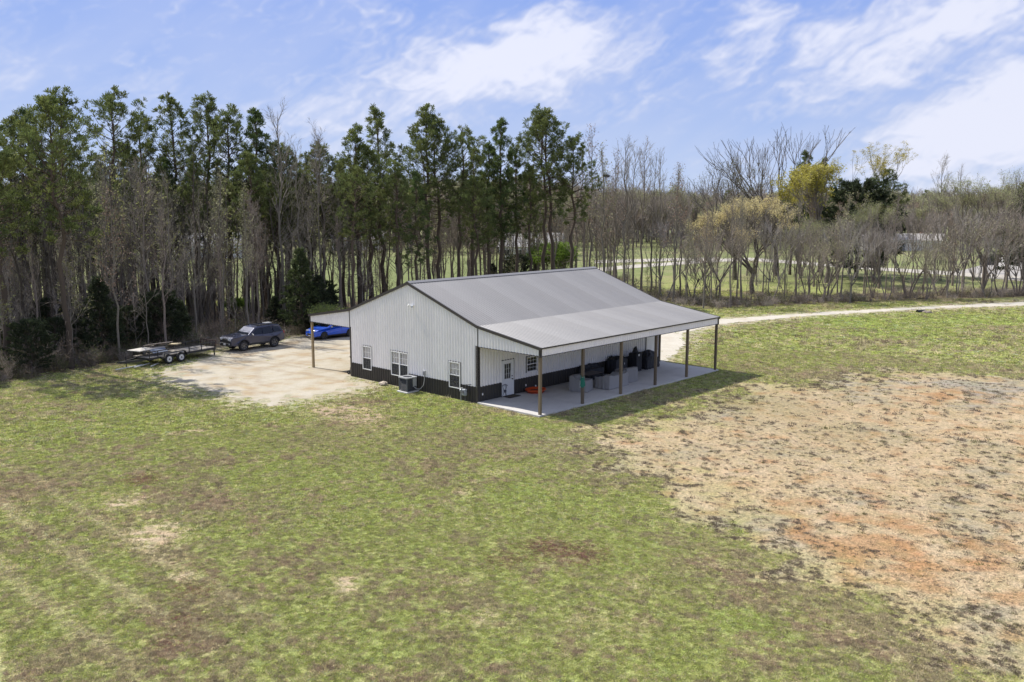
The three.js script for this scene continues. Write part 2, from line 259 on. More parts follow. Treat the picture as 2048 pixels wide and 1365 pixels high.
function heightAt(x, z, g) {                                        // small humps of the field
  const edge = Math.min(x + 60, 56 - x, z + 96, 36 - z), calm = smooth(0, 6, edge) * (1 - smooth(-4.5, -2, g.gravelIn)) * smooth(0.6, 3.5, Math.max(-(x + 17.5), x - 5.4, -(z + 19), z - 0.7));
  return calm * (0.03 * g.n[1] + 0.014 * g.n[4] + 0.01 * g.n[2]) - 0.0;
}
{
  const X0 = -60, X1 = 56, Z0 = -96, Z1 = 36, S = 0.3, nx = Math.round((X1 - X0) / S), nz = Math.round((Z1 - Z0) / S);
  const pos = [], col = [], uv = [], idx = [];
  for (let j = 0; j <= nz; j++) for (let i = 0; i <= nx; i++) {
    const x = lerp(X0, X1, i / nx), z = lerp(Z0, Z1, j / nz), g = groundAt(x, z);
    pos.push(x, heightAt(x, z, g), z); col.push(...g.c); uv.push(x / 6.5, z / 6.5);
  }
  for (let j = 0; j < nz; j++) for (let i = 0; i < nx; i++) { const a = j * (nx + 1) + i, b = a + nx + 1; idx.push(a, b, a + 1, b, b + 1, a + 1); }
  // the land around it, out to the horizon
  const ring = (x0, x1, z0, z1, step, hx0, hx1, hz0, hz1) => {
    const xs = [], zs = [];
    for (let x = x0; x < x1 - 1e-6; x += step) xs.push(x); xs.push(x1);
    for (let z = z0; z < z1 - 1e-6; z += step) zs.push(z); zs.push(z1);
    for (let j = 0; j < zs.length - 1; j++) for (let i = 0; i < xs.length - 1; i++) {
      const mx = (xs[i] + xs[i + 1]) / 2, mz = (zs[j] + zs[j + 1]) / 2;
      if (mx > hx0 && mx < hx1 && mz > hz0 && mz < hz1) continue;
      const n = pos.length / 3;
      for (const [x, z] of [[xs[i], zs[j]], [xs[i + 1], zs[j]], [xs[i], zs[j + 1]], [xs[i + 1], zs[j + 1]]]) { pos.push(x, 0, z); col.push(...groundAt(x, z).c); uv.push(x / 6.5, z / 6.5); }
      idx.push(n, n + 2, n + 1, n + 2, n + 3, n + 1);
    }
  };
  ring(-300, 156, -346, 136, 4, -60, 56, -96, 36);
  ring(-1900, 1756, -1946, 1736, 80, -300, 156, -346, 136);
  const g = new THREE.BufferGeometry();
  g.setAttribute('position', new THREE.Float32BufferAttribute(pos, 3)); g.setAttribute('color', new THREE.Float32BufferAttribute(col, 3)); g.setAttribute('uv', new THREE.Float32BufferAttribute(uv, 2));
  g.setIndex(idx); g.computeVertexNormals();
  struct('ground', g, groundMat, 'patchy spring lawn running into bare orange sand and woodland floor');
}
// gravel laid on it, with a ragged edge
function gravelSheet(name, P, label, rough = 1, tint = 1) {
  const [x0, x1, z0, z1] = P.box, S = 0.3, nx = Math.ceil((x1 - x0 + 2) / S), nz = Math.ceil((z1 - z0 + 2) / S), pos = [], col = [], uv = [], idx = [], at = new Map();
  const info = [];
  for (let j = 0; j <= nz; j++) for (let i = 0; i <= nx; i++) {
    const x = x0 - 1 + i * S, z = z0 - 1 + j * S;
    const n2 = fbm(x / 2.1 + 40, z / 2.1, 3), n3 = fbm(x / 0.55 + 90, z / 0.55, 2), n5 = fbm(x / 1.1 - 20, z / 1.1 + 75, 2);
    info.push(insideNear(P, x, z, 3) + rough * (n2 * 1.5 + n3 * 0.8 + n5 * 0.7 - 0.25));
  }
  const vert = (i, j) => {
    const k = j * (nx + 1) + i;
    if (at.has(k)) return at.get(k);
    const x = x0 - 1 + i * S, z = z0 - 1 + j * S, n = fbm(x / 3 + 3, z / 3, 3), m = fbm(x / 0.8, z / 0.8 + 9, 2), far = inside(P, x, z);
    const c = [...pal.gravel];
    mix(c, [0.3, 0.23, 0.15], smooth(0.05, 0.6, n + 0.25 * m));
    mix(c, [0.4, 0.37, 0.31], smooth(0.05, 0.5, -n + 0.2 * m) * 0.8);
    mix(c, pal.straw, smooth(0.35, 0.7, m + 0.3 * n) * 0.4);
    mix(c, pal.olive, smooth(0.62, 0.85, fbm(x / 1.3 + 50, z / 1.3, 3) + smooth(2, 0, far) * 0.3) * 0.6);
    { let d = 9; for (const L of tracks) d = Math.min(d, lineGap(L, x + 0.2 * m, z + 0.2 * n)); mix(c, [0.27, 0.215, 0.15], smooth(0.34, 0.12, d) * (0.45 + 0.4 * m)); }
    mix(c, [0.2, 0.15, 0.1], smooth(-25, -28.5, x) * smooth(-0.3, 0.5, m + n) * 0.7);
    if (rough < 0.5) mix(c, [0.4, 0.38, 0.34], 0.65);
    pos.push(x, 0.006, z); col.push(...c.map((q) => q * tint)); uv.push(x / 3.2, z / 3.2);
    at.set(k, pos.length / 3 - 1); return pos.length / 3 - 1;
  };
  for (let j = 0; j < nz; j++) for (let i = 0; i < nx; i++) {
    const k = j * (nx + 1) + i, q = [info[k], info[k + 1], info[k + nx + 1], info[k + nx + 2]], on = q.filter((v) => v > 0).length;
    if (on === 4) { const a = vert(i, j), b = vert(i, j + 1), c = vert(i + 1, j), d = vert(i + 1, j + 1); idx.push(a, b, c, b, d, c); }
    else if (on === 3) {
      const all = [[i, j], [i + 1, j], [i, j + 1], [i + 1, j + 1]], keep = all.filter((_, n) => q[n] > 0).map((v) => vert(...v)), [a, b, c] = keep;
      const ux = pos[b * 3] - pos[a * 3], uz = pos[b * 3 + 2] - pos[a * 3 + 2], vx = pos[c * 3] - pos[a * 3], vz = pos[c * 3 + 2] - pos[a * 3 + 2];
      if (uz * vx - ux * vz > 0) idx.push(a, b, c); else idx.push(a, c, b);
    }
  }
  const g = new THREE.BufferGeometry();
  g.setAttribute('position', new THREE.Float32BufferAttribute(pos, 3)); g.setAttribute('color', new THREE.Float32BufferAttribute(col, 3)); g.setAttribute('uv', new THREE.Float32BufferAttribute(uv, 2));
  g.setIndex(idx); g.computeVertexNormals();
  return struct(name, g, gravelMat, label);
}
const gravelMat = std([1.3, 1.3, 1.3], 0.95, { map: gravelTile, vertexColors: true, bumpMap: gravelTile, bumpScale: 0.03 });
poly.yard = poly.gravel;
gravelSheet('gravel_yard', poly.gravel, 'pale gravel parking yard between the barn and the wood');
{ const P = poly.drive; poly.drive = P; const m = gravelSheet('gravel_drive', P, 'pale gravel drive running from behind the barn along the trees', 0.22, 1.12); m.position.y = 0.004; }
// far drives and the street beyond the trees
const flat = (P, y) => { const s = new THREE.Shape(P.map(([x, z]) => new THREE.Vector2(x, -z))); const g = new THREE.ShapeGeometry(s).rotateX(-Math.PI / 2).translate(0, y, 0); const uv = g.attributes.uv, p = g.attributes.position; for (let i = 0; i < uv.count; i++) uv.setXY(i, p.getX(i) / 5, p.getZ(i) / 5); return g; };
const roadMat = std([0.46, 0.43, 0.38], 0.92, { map: gravelTile });
struct('driveway', flat([[-58.2, -85.7], [-60.3, -95.7], [-59.7, -109.7], [-58.4, -128.3], [-55.5, -135.7], [-42.6, -132], [-25.2, -125.2], [-11.5, -122], [1.6, -116.5], [24, -104], [24, -120], [-2.6, -134.9], [-14.5, -131.8], [-28.3, -133.3], [-47, -141.3], [-61, -146], [-64, -137.9], [-64.9, -117.5], [-66.1, -103.7], [-65.2, -94.7]], 0.03), roadMat, 'pale curving drive seen through the trees');
struct('street', flat([[-13.1, -130.2], [1.5, -126], [8, -150], [-4, -190], [-23.2, -215.2], [-22.7, -199.4], [-15.1, -151.7]], 0.036), std([0.38, 0.36, 0.34], 0.9, { map: gravelTile }), 'wide grey pavement at the far right behind the trees');
struct('path', flat([[-74.4, -106.4], [-69.1, -118.2], [-63, -136.2], [-67, -143.1], [-75.2, -127.2], [-80.7, -114.5]], 0.024), roadMat, 'narrow pale path beyond the curving drive');

// ---------------------------------------------------------------- the metal barn with a porch on its long side
const W = 12.14, LEN = 18.47, PORCH = 4.79, LEAN = 4.66, HB = 4.53, HE = 3.8, HR = 6.66, XR = -6.07, WAIN = 0.95;
const paintTile = tile(256, 9, (x, y, vn) => { const l = 0.9 + 0.05 * vn(x, y, 6) + 0.05 * vn(x, y, 40); return [l, l, l]; });
const whiteMetal = [0.74, 0.76, 0.77].map((v, i) => v), mats = {
  white: [0, 1, 2].map((k) => std([0.885 - k * 0.014, 0.858 - k * 0.014, 0.845 - k * 0.012], 0.38, { map: paintTile })),
  brown: [0, 1, 2].map((k) => std([0.04 + k * 0.003, 0.035 + k * 0.003, 0.032 + k * 0.002], 0.5, { map: paintTile })),
  roof: [0, 1, 2, 3].map((k) => std([0.222 + (k % 3) * 0.012, 0.213 + (k % 3) * 0.012, 0.205 + (k % 3) * 0.012], 0.4 + k * 0.015, { map: paintTile, metalness: 0.05 })),
  trim: std([0.045, 0.039, 0.035], 0.5), frame: std([0.78, 0.78, 0.77], 0.45), wood: null, black: std([0.015, 0.015, 0.016], 0.55),
};
for (const k of ['white', 'brown', 'roof']) for (const m of mats[k]) m.side = THREE.DoubleSide;
const woodTile = tile(512, 21, (x, y, vn) => { const g = vn(x, y * 0 + 3, 64) * 0.35 + vn(x, y * 0 + 9, 180) * 0.25 + vn(x, y, 8) * 0.25 + vn(x * 1, y, 128) * 0.15, l = 0.5 + 0.5 * g; return [l, l * 0.97, l * 0.93]; });
mats.wood = std([0.24, 0.19, 0.125], 0.85, { map: woodTile });
mats.woodPale = std([0.42, 0.33, 0.2], 0.85, { map: woodTile });
mats.woodDark = std([0.175, 0.14, 0.1], 0.85, { map: woodTile });
const glass = new THREE.MeshPhysicalMaterial({ color: 0xffffff, roughness: 0.03, transmission: 1, thickness: 0, ior: 1.5 });
// a ribbed sheet: rib lines run along t between lo(s) and hi(s); put(s, t, out) gives the place; gaps are openings [s0, s1, t0, t1]
function ribbed(s0, s1, lo, hi, put, gaps = [], ribs = 4, RIB = 0.045) {
  const L = s1 - s0, P = L / ribs, prof = [];
  for (let k = 0; k < ribs; k++) for (const [a, d] of [[0, 0], [0.6, 0], [0.72, RIB], [0.86, RIB], [0.98, 0]]) prof.push([s0 + (k + a) * P, d]);
  prof.push([s1, 0]);
  const cuts = [];
  for (const g of gaps) for (const s of [g[0], g[1]]) if (s > s0 + 1e-4 && s < s1 - 1e-4) { const n = prof.findIndex((q) => q[0] >= s), a = prof[n - 1], b = prof[n]; cuts.push([s, lerp(a[1], b[1], (s - a[0]) / Math.max(1e-6, b[0] - a[0]))]); }
  const all = [...prof, ...cuts].sort((a, b) => a[0] - b[0]), mb = new MB(); mb.uv = [];
  for (let k = 0; k < all.length - 1; k++) {
    const [a, da] = all[k], [b, db] = all[k + 1], m = (a + b) / 2;
    if (b - a < 1e-6) continue;
    let spans = [[lo, hi]];
    for (const [g0, g1, t0, t1] of gaps) if (m > g0 && m < g1) spans = spans.flatMap(([p, q]) => { const out = []; if (t0 > p(m) + 1e-4) out.push([p, (s) => Math.min(t0, q(s))]); if (t1 < q(m) - 1e-4) out.push([(s) => Math.max(t1, p(s)), q]); return out; });
    for (const [p, q] of spans) {
      if (q(m) - p(m) < 1e-4) continue;
      const c = [[a, p(a), da], [b, p(b), db], [b, q(b), db], [a, q(a), da]], n = mb.p.length / 3;
      for (const [s, t, d] of c) { const w = put(s, t, d); mb.v(w[0], w[1], w[2]); mb.uv.push(s / 2, t / 2); }
      mb.i.push(n, n + 1, n + 2, n, n + 2, n + 3);
    }
  }
  const g = new THREE.BufferGeometry();
  g.setAttribute('position', new THREE.Float32BufferAttribute(mb.p, 3)); g.setAttribute('uv', new THREE.Float32BufferAttribute(mb.uv, 2)); g.setIndex(mb.i);
  const flatG = g.toNonIndexed(); flatG.computeVertexNormals(); return flatG;
}
const roofAt = (x) => x < -W ? lerp(HE, HB, (x + W + LEAN) / LEAN) : x < XR ? lerp(HB, HR, (x + W) / (XR + W)) : x < 0 ? lerp(HR, HB, (x - XR) / -XR) : lerp(HB, HE, x / PORCH);
const barn = thing('metal_barn', 'white ribbed metal barn with dark wainscot, grey metal roof and open porches', 'barn');
const at0 = (v) => () => v;
function wallOf(name, s0, s1, n, top, put, gaps, wain = true) {
  const f = folder(name, barn), w = (s1 - s0) / n;
  for (let k = 0; k < n; k++) {
    const a = s0 + k * w, b = a + w;
    part('wall_sheet', ribbed(a, b, at0(wain ? WAIN : 0), top, put, gaps), mats.white[(k * 7) % 3], f);
    if (wain) part('wainscot_sheet', ribbed(a, b, at0(0.01), at0(WAIN - 0.01), (s, t, d) => put(s, t, d + 0.004), gaps), mats.brown[(k * 5) % 3], f);
  }
  return f;
}
const GABLE_GAPS = [[-10.78, -9.88, 0.69, 2.21], [-7.82, -6.17, 0.69, 2.21], [-2.39, -1.46, 0.67, 2.19]];
const DOOR = [-2.98, -1.94], PWIN = [-5.09, -4.15];
const gable = wallOf('gable_wall', -W, 0, 13, (x) => roofAt(x) - 0.03, (s, t, d) => [s, t, d], GABLE_GAPS);
wallOf('porch_wall', -16.8, 0, 18, at0(HB - 0.04), (s, t, d) => [d, t, s], [[DOOR[0], DOOR[1], 0, 2.24], [PWIN[0], PWIN[1], 1.28, 2.19]]);
wallOf('rear_wall', -W, 0, 13, (x) => roofAt(x) - 0.03, (s, t, d) => [s, t, -LEN - d], [[-9.5, -5.8, 0, 3.05]]);
wallOf('side_wall', -LEN, 0, 20, at0(HB - 0.04), (s, t, d) => [-W - d, t, s], []);
{ // trims: base strip, wainscot cap, corners
  const f = gable;
  part('wainscot_trim', merge([box(W + 0.02, 0.03, 0.035, -W / 2, WAIN, 0.012)].flatMap(() => [[-W, -10.78], [-9.88, -7.82], [-6.17, -2.39], [-1.46, 0]].map(([a, b]) => box(b - a, 0.028, 0.04, (a + b) / 2, WAIN, 0.014)))), mats.trim, barn);
  part('wainscot_trim', merge([[-16.8, DOOR[0] - 0.05], [DOOR[1] + 0.05, 0]].map(([a, b]) => box(0.04, 0.028, b - a, 0.014, WAIN, (a + b) / 2))), mats.trim, barn);
  part('corner_trim', merge([box(0.16, 3.36, 0.05, -0.06, 1.69, 0.02), box(0.05, HB - 0.06, 0.16, 0.02, HB / 2 - 0.02, -0.058)]), mats.trim, barn);
  part('corner_trim', merge([box(0.13, 3.34, 0.05, -W + 0.045, 1.68, 0.02), box(0.05, HB - 0.06, 0.13, -W - 0.022, HB / 2 - 0.02, -0.04)]), mats.trim, barn);
  part('corner_trim', merge([box(0.1, HB - 0.06, 0.1, 0.0, HB / 2 - 0.02, -LEN - 0.01)]), mats.trim, barn);
  part('corner_trim', box(0.1, HB - 0.06, 0.1, -W, HB / 2 - 0.02, -LEN - 0.01), mats.trim, barn);
  part('base_trim', merge([box(W, 0.03, 0.05, -W / 2, 0.012, 0.02)]), mats.trim, barn);
}
// end panels over the porches, fronts and backs
{
  const f = folder('porch_gable', barn);
  for (let k = 0; k < 5; k++) part('wall_sheet', ribbed(0.04 + k * 0.94, 0.04 + (k + 1) * 0.94, at0(3.33), (x) => roofAt(x) - 0.03, (s, t, d) => [s, t, d]), mats.white[k % 3], f);
  const g = folder('porch_gable', barn);
  for (let k = 0; k < 5; k++) part('wall_sheet', ribbed(-W - LEAN + k * 0.925, -W - LEAN + (k + 1) * 0.925, at0(3.3), (x) => roofAt(x) - 0.03, (s, t, d) => [s, t, d]), mats.white[k % 3], g);
  const h = folder('porch_gable', barn);
  for (let k = 0; k < 5; k++) part('wall_sheet', ribbed(0.04 + k * 0.94, 0.04 + (k + 1) * 0.94, at0(3.33), (x) => roofAt(x) - 0.03, (s, t, d) => [s, t, -LEN - d]), mats.white[k % 3], h);
  // the long white fascia over the posts
  const e = folder('fascia', barn);
  for (let k = 0; k < 20; k++) part('wall_sheet', ribbed(-LEN + k * LEN / 20, -LEN + (k + 1) * LEN / 20, at0(3.31), at0(HE - 0.05), (s, t, d) => [PORCH + d * 0.5, t, s]), mats.white[k % 3], e);
  const e2 = folder('fascia', barn);
  for (let k = 0; k < 20; k++) part('wall_sheet', ribbed(-LEN + k * LEN / 20, -LEN + (k + 1) * LEN / 20, at0(3.3), at0(HE - 0.05), (s, t, d) => [-W - LEAN - d * 0.5, t, s]), mats.white[k % 3], e2);
  part('header_trim', box(PORCH - 0.03, 0.035, 0.045, PORCH / 2, 3.32, 0.012), mats.trim, barn); part('header_trim', box(LEAN - 0.03, 0.035, 0.045, -W - LEAN / 2, 3.29, 0.012), mats.trim, barn); part('header_trim', box(0.04, 0.035, LEN, PORCH + 0.004, 3.3, -LEN / 2), mats.trim, barn);
  part('corner_trim', merge([box(0.11, HE - 3.27, 0.05, PORCH - 0.035, (HE + 3.23) / 2, 0.022), box(0.05, HE - 3.27, 0.11, PORCH + 0.022, (HE + 3.23) / 2, -0.03)]), mats.trim, barn);
  part('corner_trim', box(0.06, HE - 3.27, 0.11, PORCH + 0.022, (HE + 3.23) / 2, -LEN + 0.04), mats.trim, barn);
  part('corner_trim', box(0.08, HE - 3.25, 0.06, -W - LEAN + 0.02, (HE + 3.2) / 2, 0.02), mats.trim, barn);
  // beams behind the fascia, ceiling purlins
  part('porch_beam', box(0.08, 0.28, LEN - 0.1, PORCH - 0.2, 3.5, -LEN / 2), mats.wood, barn); part('porch_beam', box(0.08, 0.28, LEN - 0.1, -W - LEAN + 0.2, 3.5, -LEN / 2), mats.wood, barn);
}
// roof: ribbed sheets down each slope
{
  const roof = folder('roof', barn), Z0 = 0.07, N = 20, step = (LEN + 0.14) / N;
  const slopes = [[XR, HR, 0, HB, 1], [0, HB, PORCH + 0.09, HE - 0.014, 1], [XR, HR, -W, HB, -1], [-W, HB, -W - LEAN - 0.09, HE - 0.014, -1]];
  slopes.forEach(([xa, ya, xb, yb], q) => {
    const L = Math.hypot(xb - xa, yb - ya), ux = (xb - xa) / L, uy = (yb - ya) / L, nx = -uy * Math.sign(ux), ny = Math.abs(ux);
    for (let k = 0; k < N; k++) part('roof_sheet', ribbed(Z0 - (k + 1) * step, Z0 - k * step, at0(q % 2 ? 0 : 0.02), at0(L - (q % 2 ? 0 : -0.06)), (s, t, d) => { const lift = d + (q % 2 ? 0 : 0.012); return [xa + ux * t + nx * lift, ya + uy * t + ny * lift, s]; }, [], 4, 0.019), mats.roof[(k * 3 + q) % 4], roof);
  });
  const cap = new THREE.Shape([[-0.24, -0.06], [0, 0.05], [0.24, -0.06], [0.24, -0.045], [0, 0.068], [-0.24, -0.045]].map((p) => new THREE.Vector2(...p)));
  part('ridge_cap', new THREE.ExtrudeGeometry(cap, { depth: LEN + 0.16, bevelEnabled: false }).translate(XR, HR + 0.02, -LEN - 0.08), mats.roof[1], roof);
  const rake = (z) => { const list = []; for (const [a, b] of [[[-W - LEAN - 0.1, HE - 0.03], [-W, HB]], [[-W, HB], [XR, HR]], [[XR, HR], [0, HB]], [[0, HB], [PORCH + 0.1, HE - 0.03]]]) list.push(bar([a[0], a[1] - 0.045, z], [b[0], b[1] - 0.045, z], 0.045, 0.16)); return merge(list); };
  part('rake_trim', rake(0.075), mats.trim, roof); part('rake_trim', rake(-LEN - 0.075), mats.trim, roof);
  part('eave_trim', merge([box(0.05, 0.07, LEN + 0.14, PORCH + 0.05, HE - 0.06, -LEN / 2)]), mats.trim, roof);
  part('eave_trim', merge([box(0.05, 0.07, LEN + 0.14, -W - LEAN - 0.05, HE - 0.06, -LEN / 2)]), mats.trim, roof);
}
// posts
for (let k = 0; k < 6; k++) { const z = -0.08 - ((LEN - 0.16) * k) / 5; part('post', rbox(0.15, 3.34, 0.15, 0.012, PORCH - 0.08, 1.66, z), k % 2 ? mats.woodDark : mats.wood, barn); }
for (let k = 0; k < 6; k++) { const z = -0.08 - ((LEN - 0.16) * k) / 5; part('post', rbox(0.15, 3.34, 0.15, 0.012, -W - LEAN + 0.1, 1.66, z), mats.woodPale, barn); }
part('post', rbox(0.15, 4.2, 0.15, 0.012, 0.06, 2.12, -LEN + 0.02), mats.woodDark, barn);
// windows
function windowIn(x0, x1, y0, y1, put, turn, blind, cols = 3) {
  const w = x1 - x0, h = y1 - y0, win = folder('window', barn); win.position.set(...put((x0 + x1) / 2, (y0 + y1) / 2)); win.rotation.y = turn;
  const f = 0.055, units = w > 1.3 ? 2 : 1, uw = w / units;
  const fr = [box(w + 0.05, f, 0.09, 0, h / 2 - f / 2 + 0.02, 0), box(w + 0.05, f, 0.09, 0, -h / 2 + f / 2 - 0.02, 0), box(f, h, 0.09, -w / 2 + f / 2 - 0.02, 0, 0), box(f, h, 0.09, w / 2 - f / 2 + 0.02, 0, 0)];
  if (units === 2) fr.push(box(0.1, h - 0.06, 0.088, 0, 0, 0));
  part('window_frame', merge(fr), mats.frame, win);
  part('outer_trim', merge([box(w + 0.13, 0.04, 0.05, 0, h / 2 + 0.042, 0), box(0.035, h + 0.09, 0.05, -w / 2 - 0.042, 0, 0), box(0.035, h + 0.09, 0.05, w / 2 + 0.042, 0, 0)]), mats.trim, win);
  for (let u = 0; u < units; u++) {
    const cx = units === 2 ? (u - 0.5) * uw : 0, iw = uw - (units === 2 ? 0.12 : 0.1), mu = [box(iw, 0.05, 0.04, cx, 0, 0.012)];
    for (let s = 0; s < 2; s++) {
      const cy = s ? h / 4 : -h / 4;
      for (let c = 1; c < cols; c++) mu.push(box(0.017, h / 2 - 0.05, 0.016, cx - iw / 2 + (iw * c) / cols, cy, s ? 0.012 : -0.016));
      mu.push(box(iw, 0.017, 0.018, cx, cy, s ? 0.012 : -0.016));
    }
    part('muntin', merge(mu), mats.frame, win);
    part('pane', box(iw, h / 2 - 0.05, 0.004, cx, h / 4, 0.004), glass, win);
    part('pane', box(iw, h / 2 - 0.05, 0.004, cx, -h / 4, -0.02), glass, win);
    if (blind) { part('insect_screen', box(iw, h / 2 - 0.04, 0.003, cx, -h / 4, 0.026), screenMat, win); part('blind', box(iw + 0.02, h - 0.08, 0.012, cx, 0, -0.075), blindMat, win); }
  }
}
const blindMat = std([0.42, 0.42, 0.43], 0.9), screenMat = new THREE.MeshStandardMaterial({ color: 0x303234, roughness: 0.9, transparent: true, opacity: 0.5 });
for (const [a, b, c, d] of GABLE_GAPS) windowIn(a, b, c, d, (x, y) => [x, y, 0.012], 0, true);
windowIn(PWIN[0], PWIN[1], 1.28, 2.19, (s, y) => [0.012, y, s], Math.PI / 2, false);
{ // a floor and pale inner walls so that the rooms are closed and dark
  part('inner_floor', box(W - 0.1, 0.08, LEN - 0.1, -W / 2, 0.05, -LEN / 2), std([0.3, 0.3, 0.3], 0.8), barn);
}
{ // walk door with nine small panes
  const d = folder('door', barn); d.position.set(0.006, 0.1, (DOOR[0] + DOOR[1]) / 2); d.rotation.y = Math.PI / 2;
  const w = DOOR[1] - DOOR[0], s = new THREE.Shape([[-w / 2 + 0.05, 0.01], [w / 2 - 0.05, 0.01], [w / 2 - 0.05, 2.09], [-w / 2 + 0.05, 2.09]].map((p) => new THREE.Vector2(...p)));
  s.holes.push(new THREE.Path([[-0.27, 1.02], [0.27, 1.02], [0.27, 1.92], [-0.27, 1.92]].map((p) => new THREE.Vector2(...p))));
  part('door_leaf', new THREE.ExtrudeGeometry(s, { depth: 0.045, bevelEnabled: false }).translate(0, 0, -0.03), mats.frame, d);
  part('door_frame', merge([box(0.05, 2.12, 0.09, -w / 2 + 0.02, 1.06, 0), box(0.05, 2.12, 0.09, w / 2 - 0.02, 1.06, 0), box(w + 0.01, 0.05, 0.09, 0, 2.12, 0)]), mats.frame, d);
  part('outer_trim', merge([box(w + 0.1, 0.04, 0.05, 0, 2.165, 0.006), box(0.04, 2.16, 0.05, -w / 2 - 0.025, 1.06, 0.006), box(0.04, 2.16, 0.05, w / 2 + 0.025, 1.06, 0.006)]), mats.trim, d);
  const mu = []; for (let k = 1; k < 3; k++) { mu.push(box(0.018, 0.9, 0.03, -0.27 + 0.18 * k, 1.47, 0)); mu.push(box(0.54, 0.018, 0.032, 0, 1.02 + 0.3 * k, 0)); }
  mu.push(box(0.03, 0.96, 0.055, -0.285, 1.47, -0.005), box(0.03, 0.96, 0.055, 0.285, 1.47, -0.005), box(0.6, 0.03, 0.055, 0, 1.935, -0.005), box(0.6, 0.03, 0.055, 0, 1.005, -0.005));
  part('muntin', merge(mu), mats.frame, d);
  part('pane', box(0.54, 0.9, 0.004, 0, 1.47, -0.006), glass, d);
  part('handle', merge([cyl(0.03, 0.03, 0.03).rotateX(Math.PI / 2).translate(0.38, 0.96, 0.03), new THREE.SphereGeometry(0.035, 12, 8).translate(0.38, 0.96, 0.075), cyl(0.032, 0.032, 0.035).rotateX(Math.PI / 2).translate(0.38, 1.14, 0.03)]), mats.black, d);
}
{ // plain white sliding panel closing the far end of the porch wall
  const d = folder('sliding_door', barn);
  part('door_leaf', box(0.05, 3.5, LEN - 16.8 - 0.06, 0.01, 1.85, -(16.83 + LEN) / 2), mats.white[0], d);
  part('door_frame', merge([box(0.06, 3.6, 0.06, 0.012, 1.8, -16.79), box(0.06, 0.8, LEN - 16.8, 0.0, 4.05, -(16.8 + LEN) / 2)]), mats.trim, d);
}
{ // roll-up door in the unseen rear wall
  const d = folder('garage_door', barn); for (let k = 0; k < 6; k++) part('door_panel', box(3.7, 0.5, 0.04, -7.65, 0.26 + k * 0.507, -LEN - 0.01), mats.white[k % 3], d);
}
// outlets
for (const [y, z] of [[0.5, -0.33], [0.48, -4.05], [0.3, -4.96]]) { const o = part('outlet', rbox(0.05, 0.13, 0.085, 0.01, 0.035, y, z), mats.frame, barn); part('outlet_cover', rbox(0.02, 0.09, 0.06, 0.008, 0.066, y, z), mats.white[2], o); }
// double floodlight high on the gable
{
  const f = thing('floodlight', 'white twin floodlight high on the barn gable', 'floodlight', [-5.62, 5.3, 0.03]);
  part('base_plate', cyl(0.07, 0.07, 0.04).rotateX(Math.PI / 2), mats.frame, f);
  for (const s of [-1, 1]) { const h = part('lamp_head', cyl(0.075, 0.045, 0.17, 14).rotateX(Math.PI / 2 - 0.5).rotateY(s * 0.55).translate(s * 0.13, -0.02, 0.16), mats.frame, f); part('lens', cyl(0.068, 0.068, 0.01, 14).rotateX(Math.PI / 2 - 0.5).translate(0, -0.045, 0.082).rotateY(s * 0.55).translate(s * 0.13, -0.02, 0.16), std([0.3, 0.32, 0.34], 0.15), h); }
  part('bracket', bar([-0.12, -0.01, 0.1], [0.12, -0.01, 0.1], 0.03), mats.frame, f);
}
// porch slab in bays
{
  const slab = new THREE.Group(); slab.name = numbered('porch_floor'); slab.userData = { kind: 'structure', label: 'pale concrete porch floor cast in bays' }; scene.add(slab);
  const conc = tile(512, 31, (x, y, vn) => { const l = 0.72 + 0.12 * vn(x, y, 5) + 0.08 * vn(x, y, 24) + 0.1 * vn(x, y, 256); return [l, l * 0.99, l * 0.97]; });
  const cm = [0, 1].map((k) => std([0.57 - k * 0.025, 0.555 - k * 0.025, 0.535 - k * 0.022], 0.8, { map: conc }));
  const zs = [0.14, -3.72, -7.4, -11.05, -14.7, -18.62], xs = [0.055, 2.45, 4.86];
  for (let a = 0; a < 2; a++) for (let b = 0; b < 5; b++) part('slab', rbox(xs[a + 1] - xs[a] - 0.008, 0.16, zs[b] - zs[b + 1] - 0.008, 0.01, (xs[a] + xs[a + 1]) / 2, 0.02, (zs[b] + zs[b + 1]) / 2), cm[(a + b) % 2], slab);
}

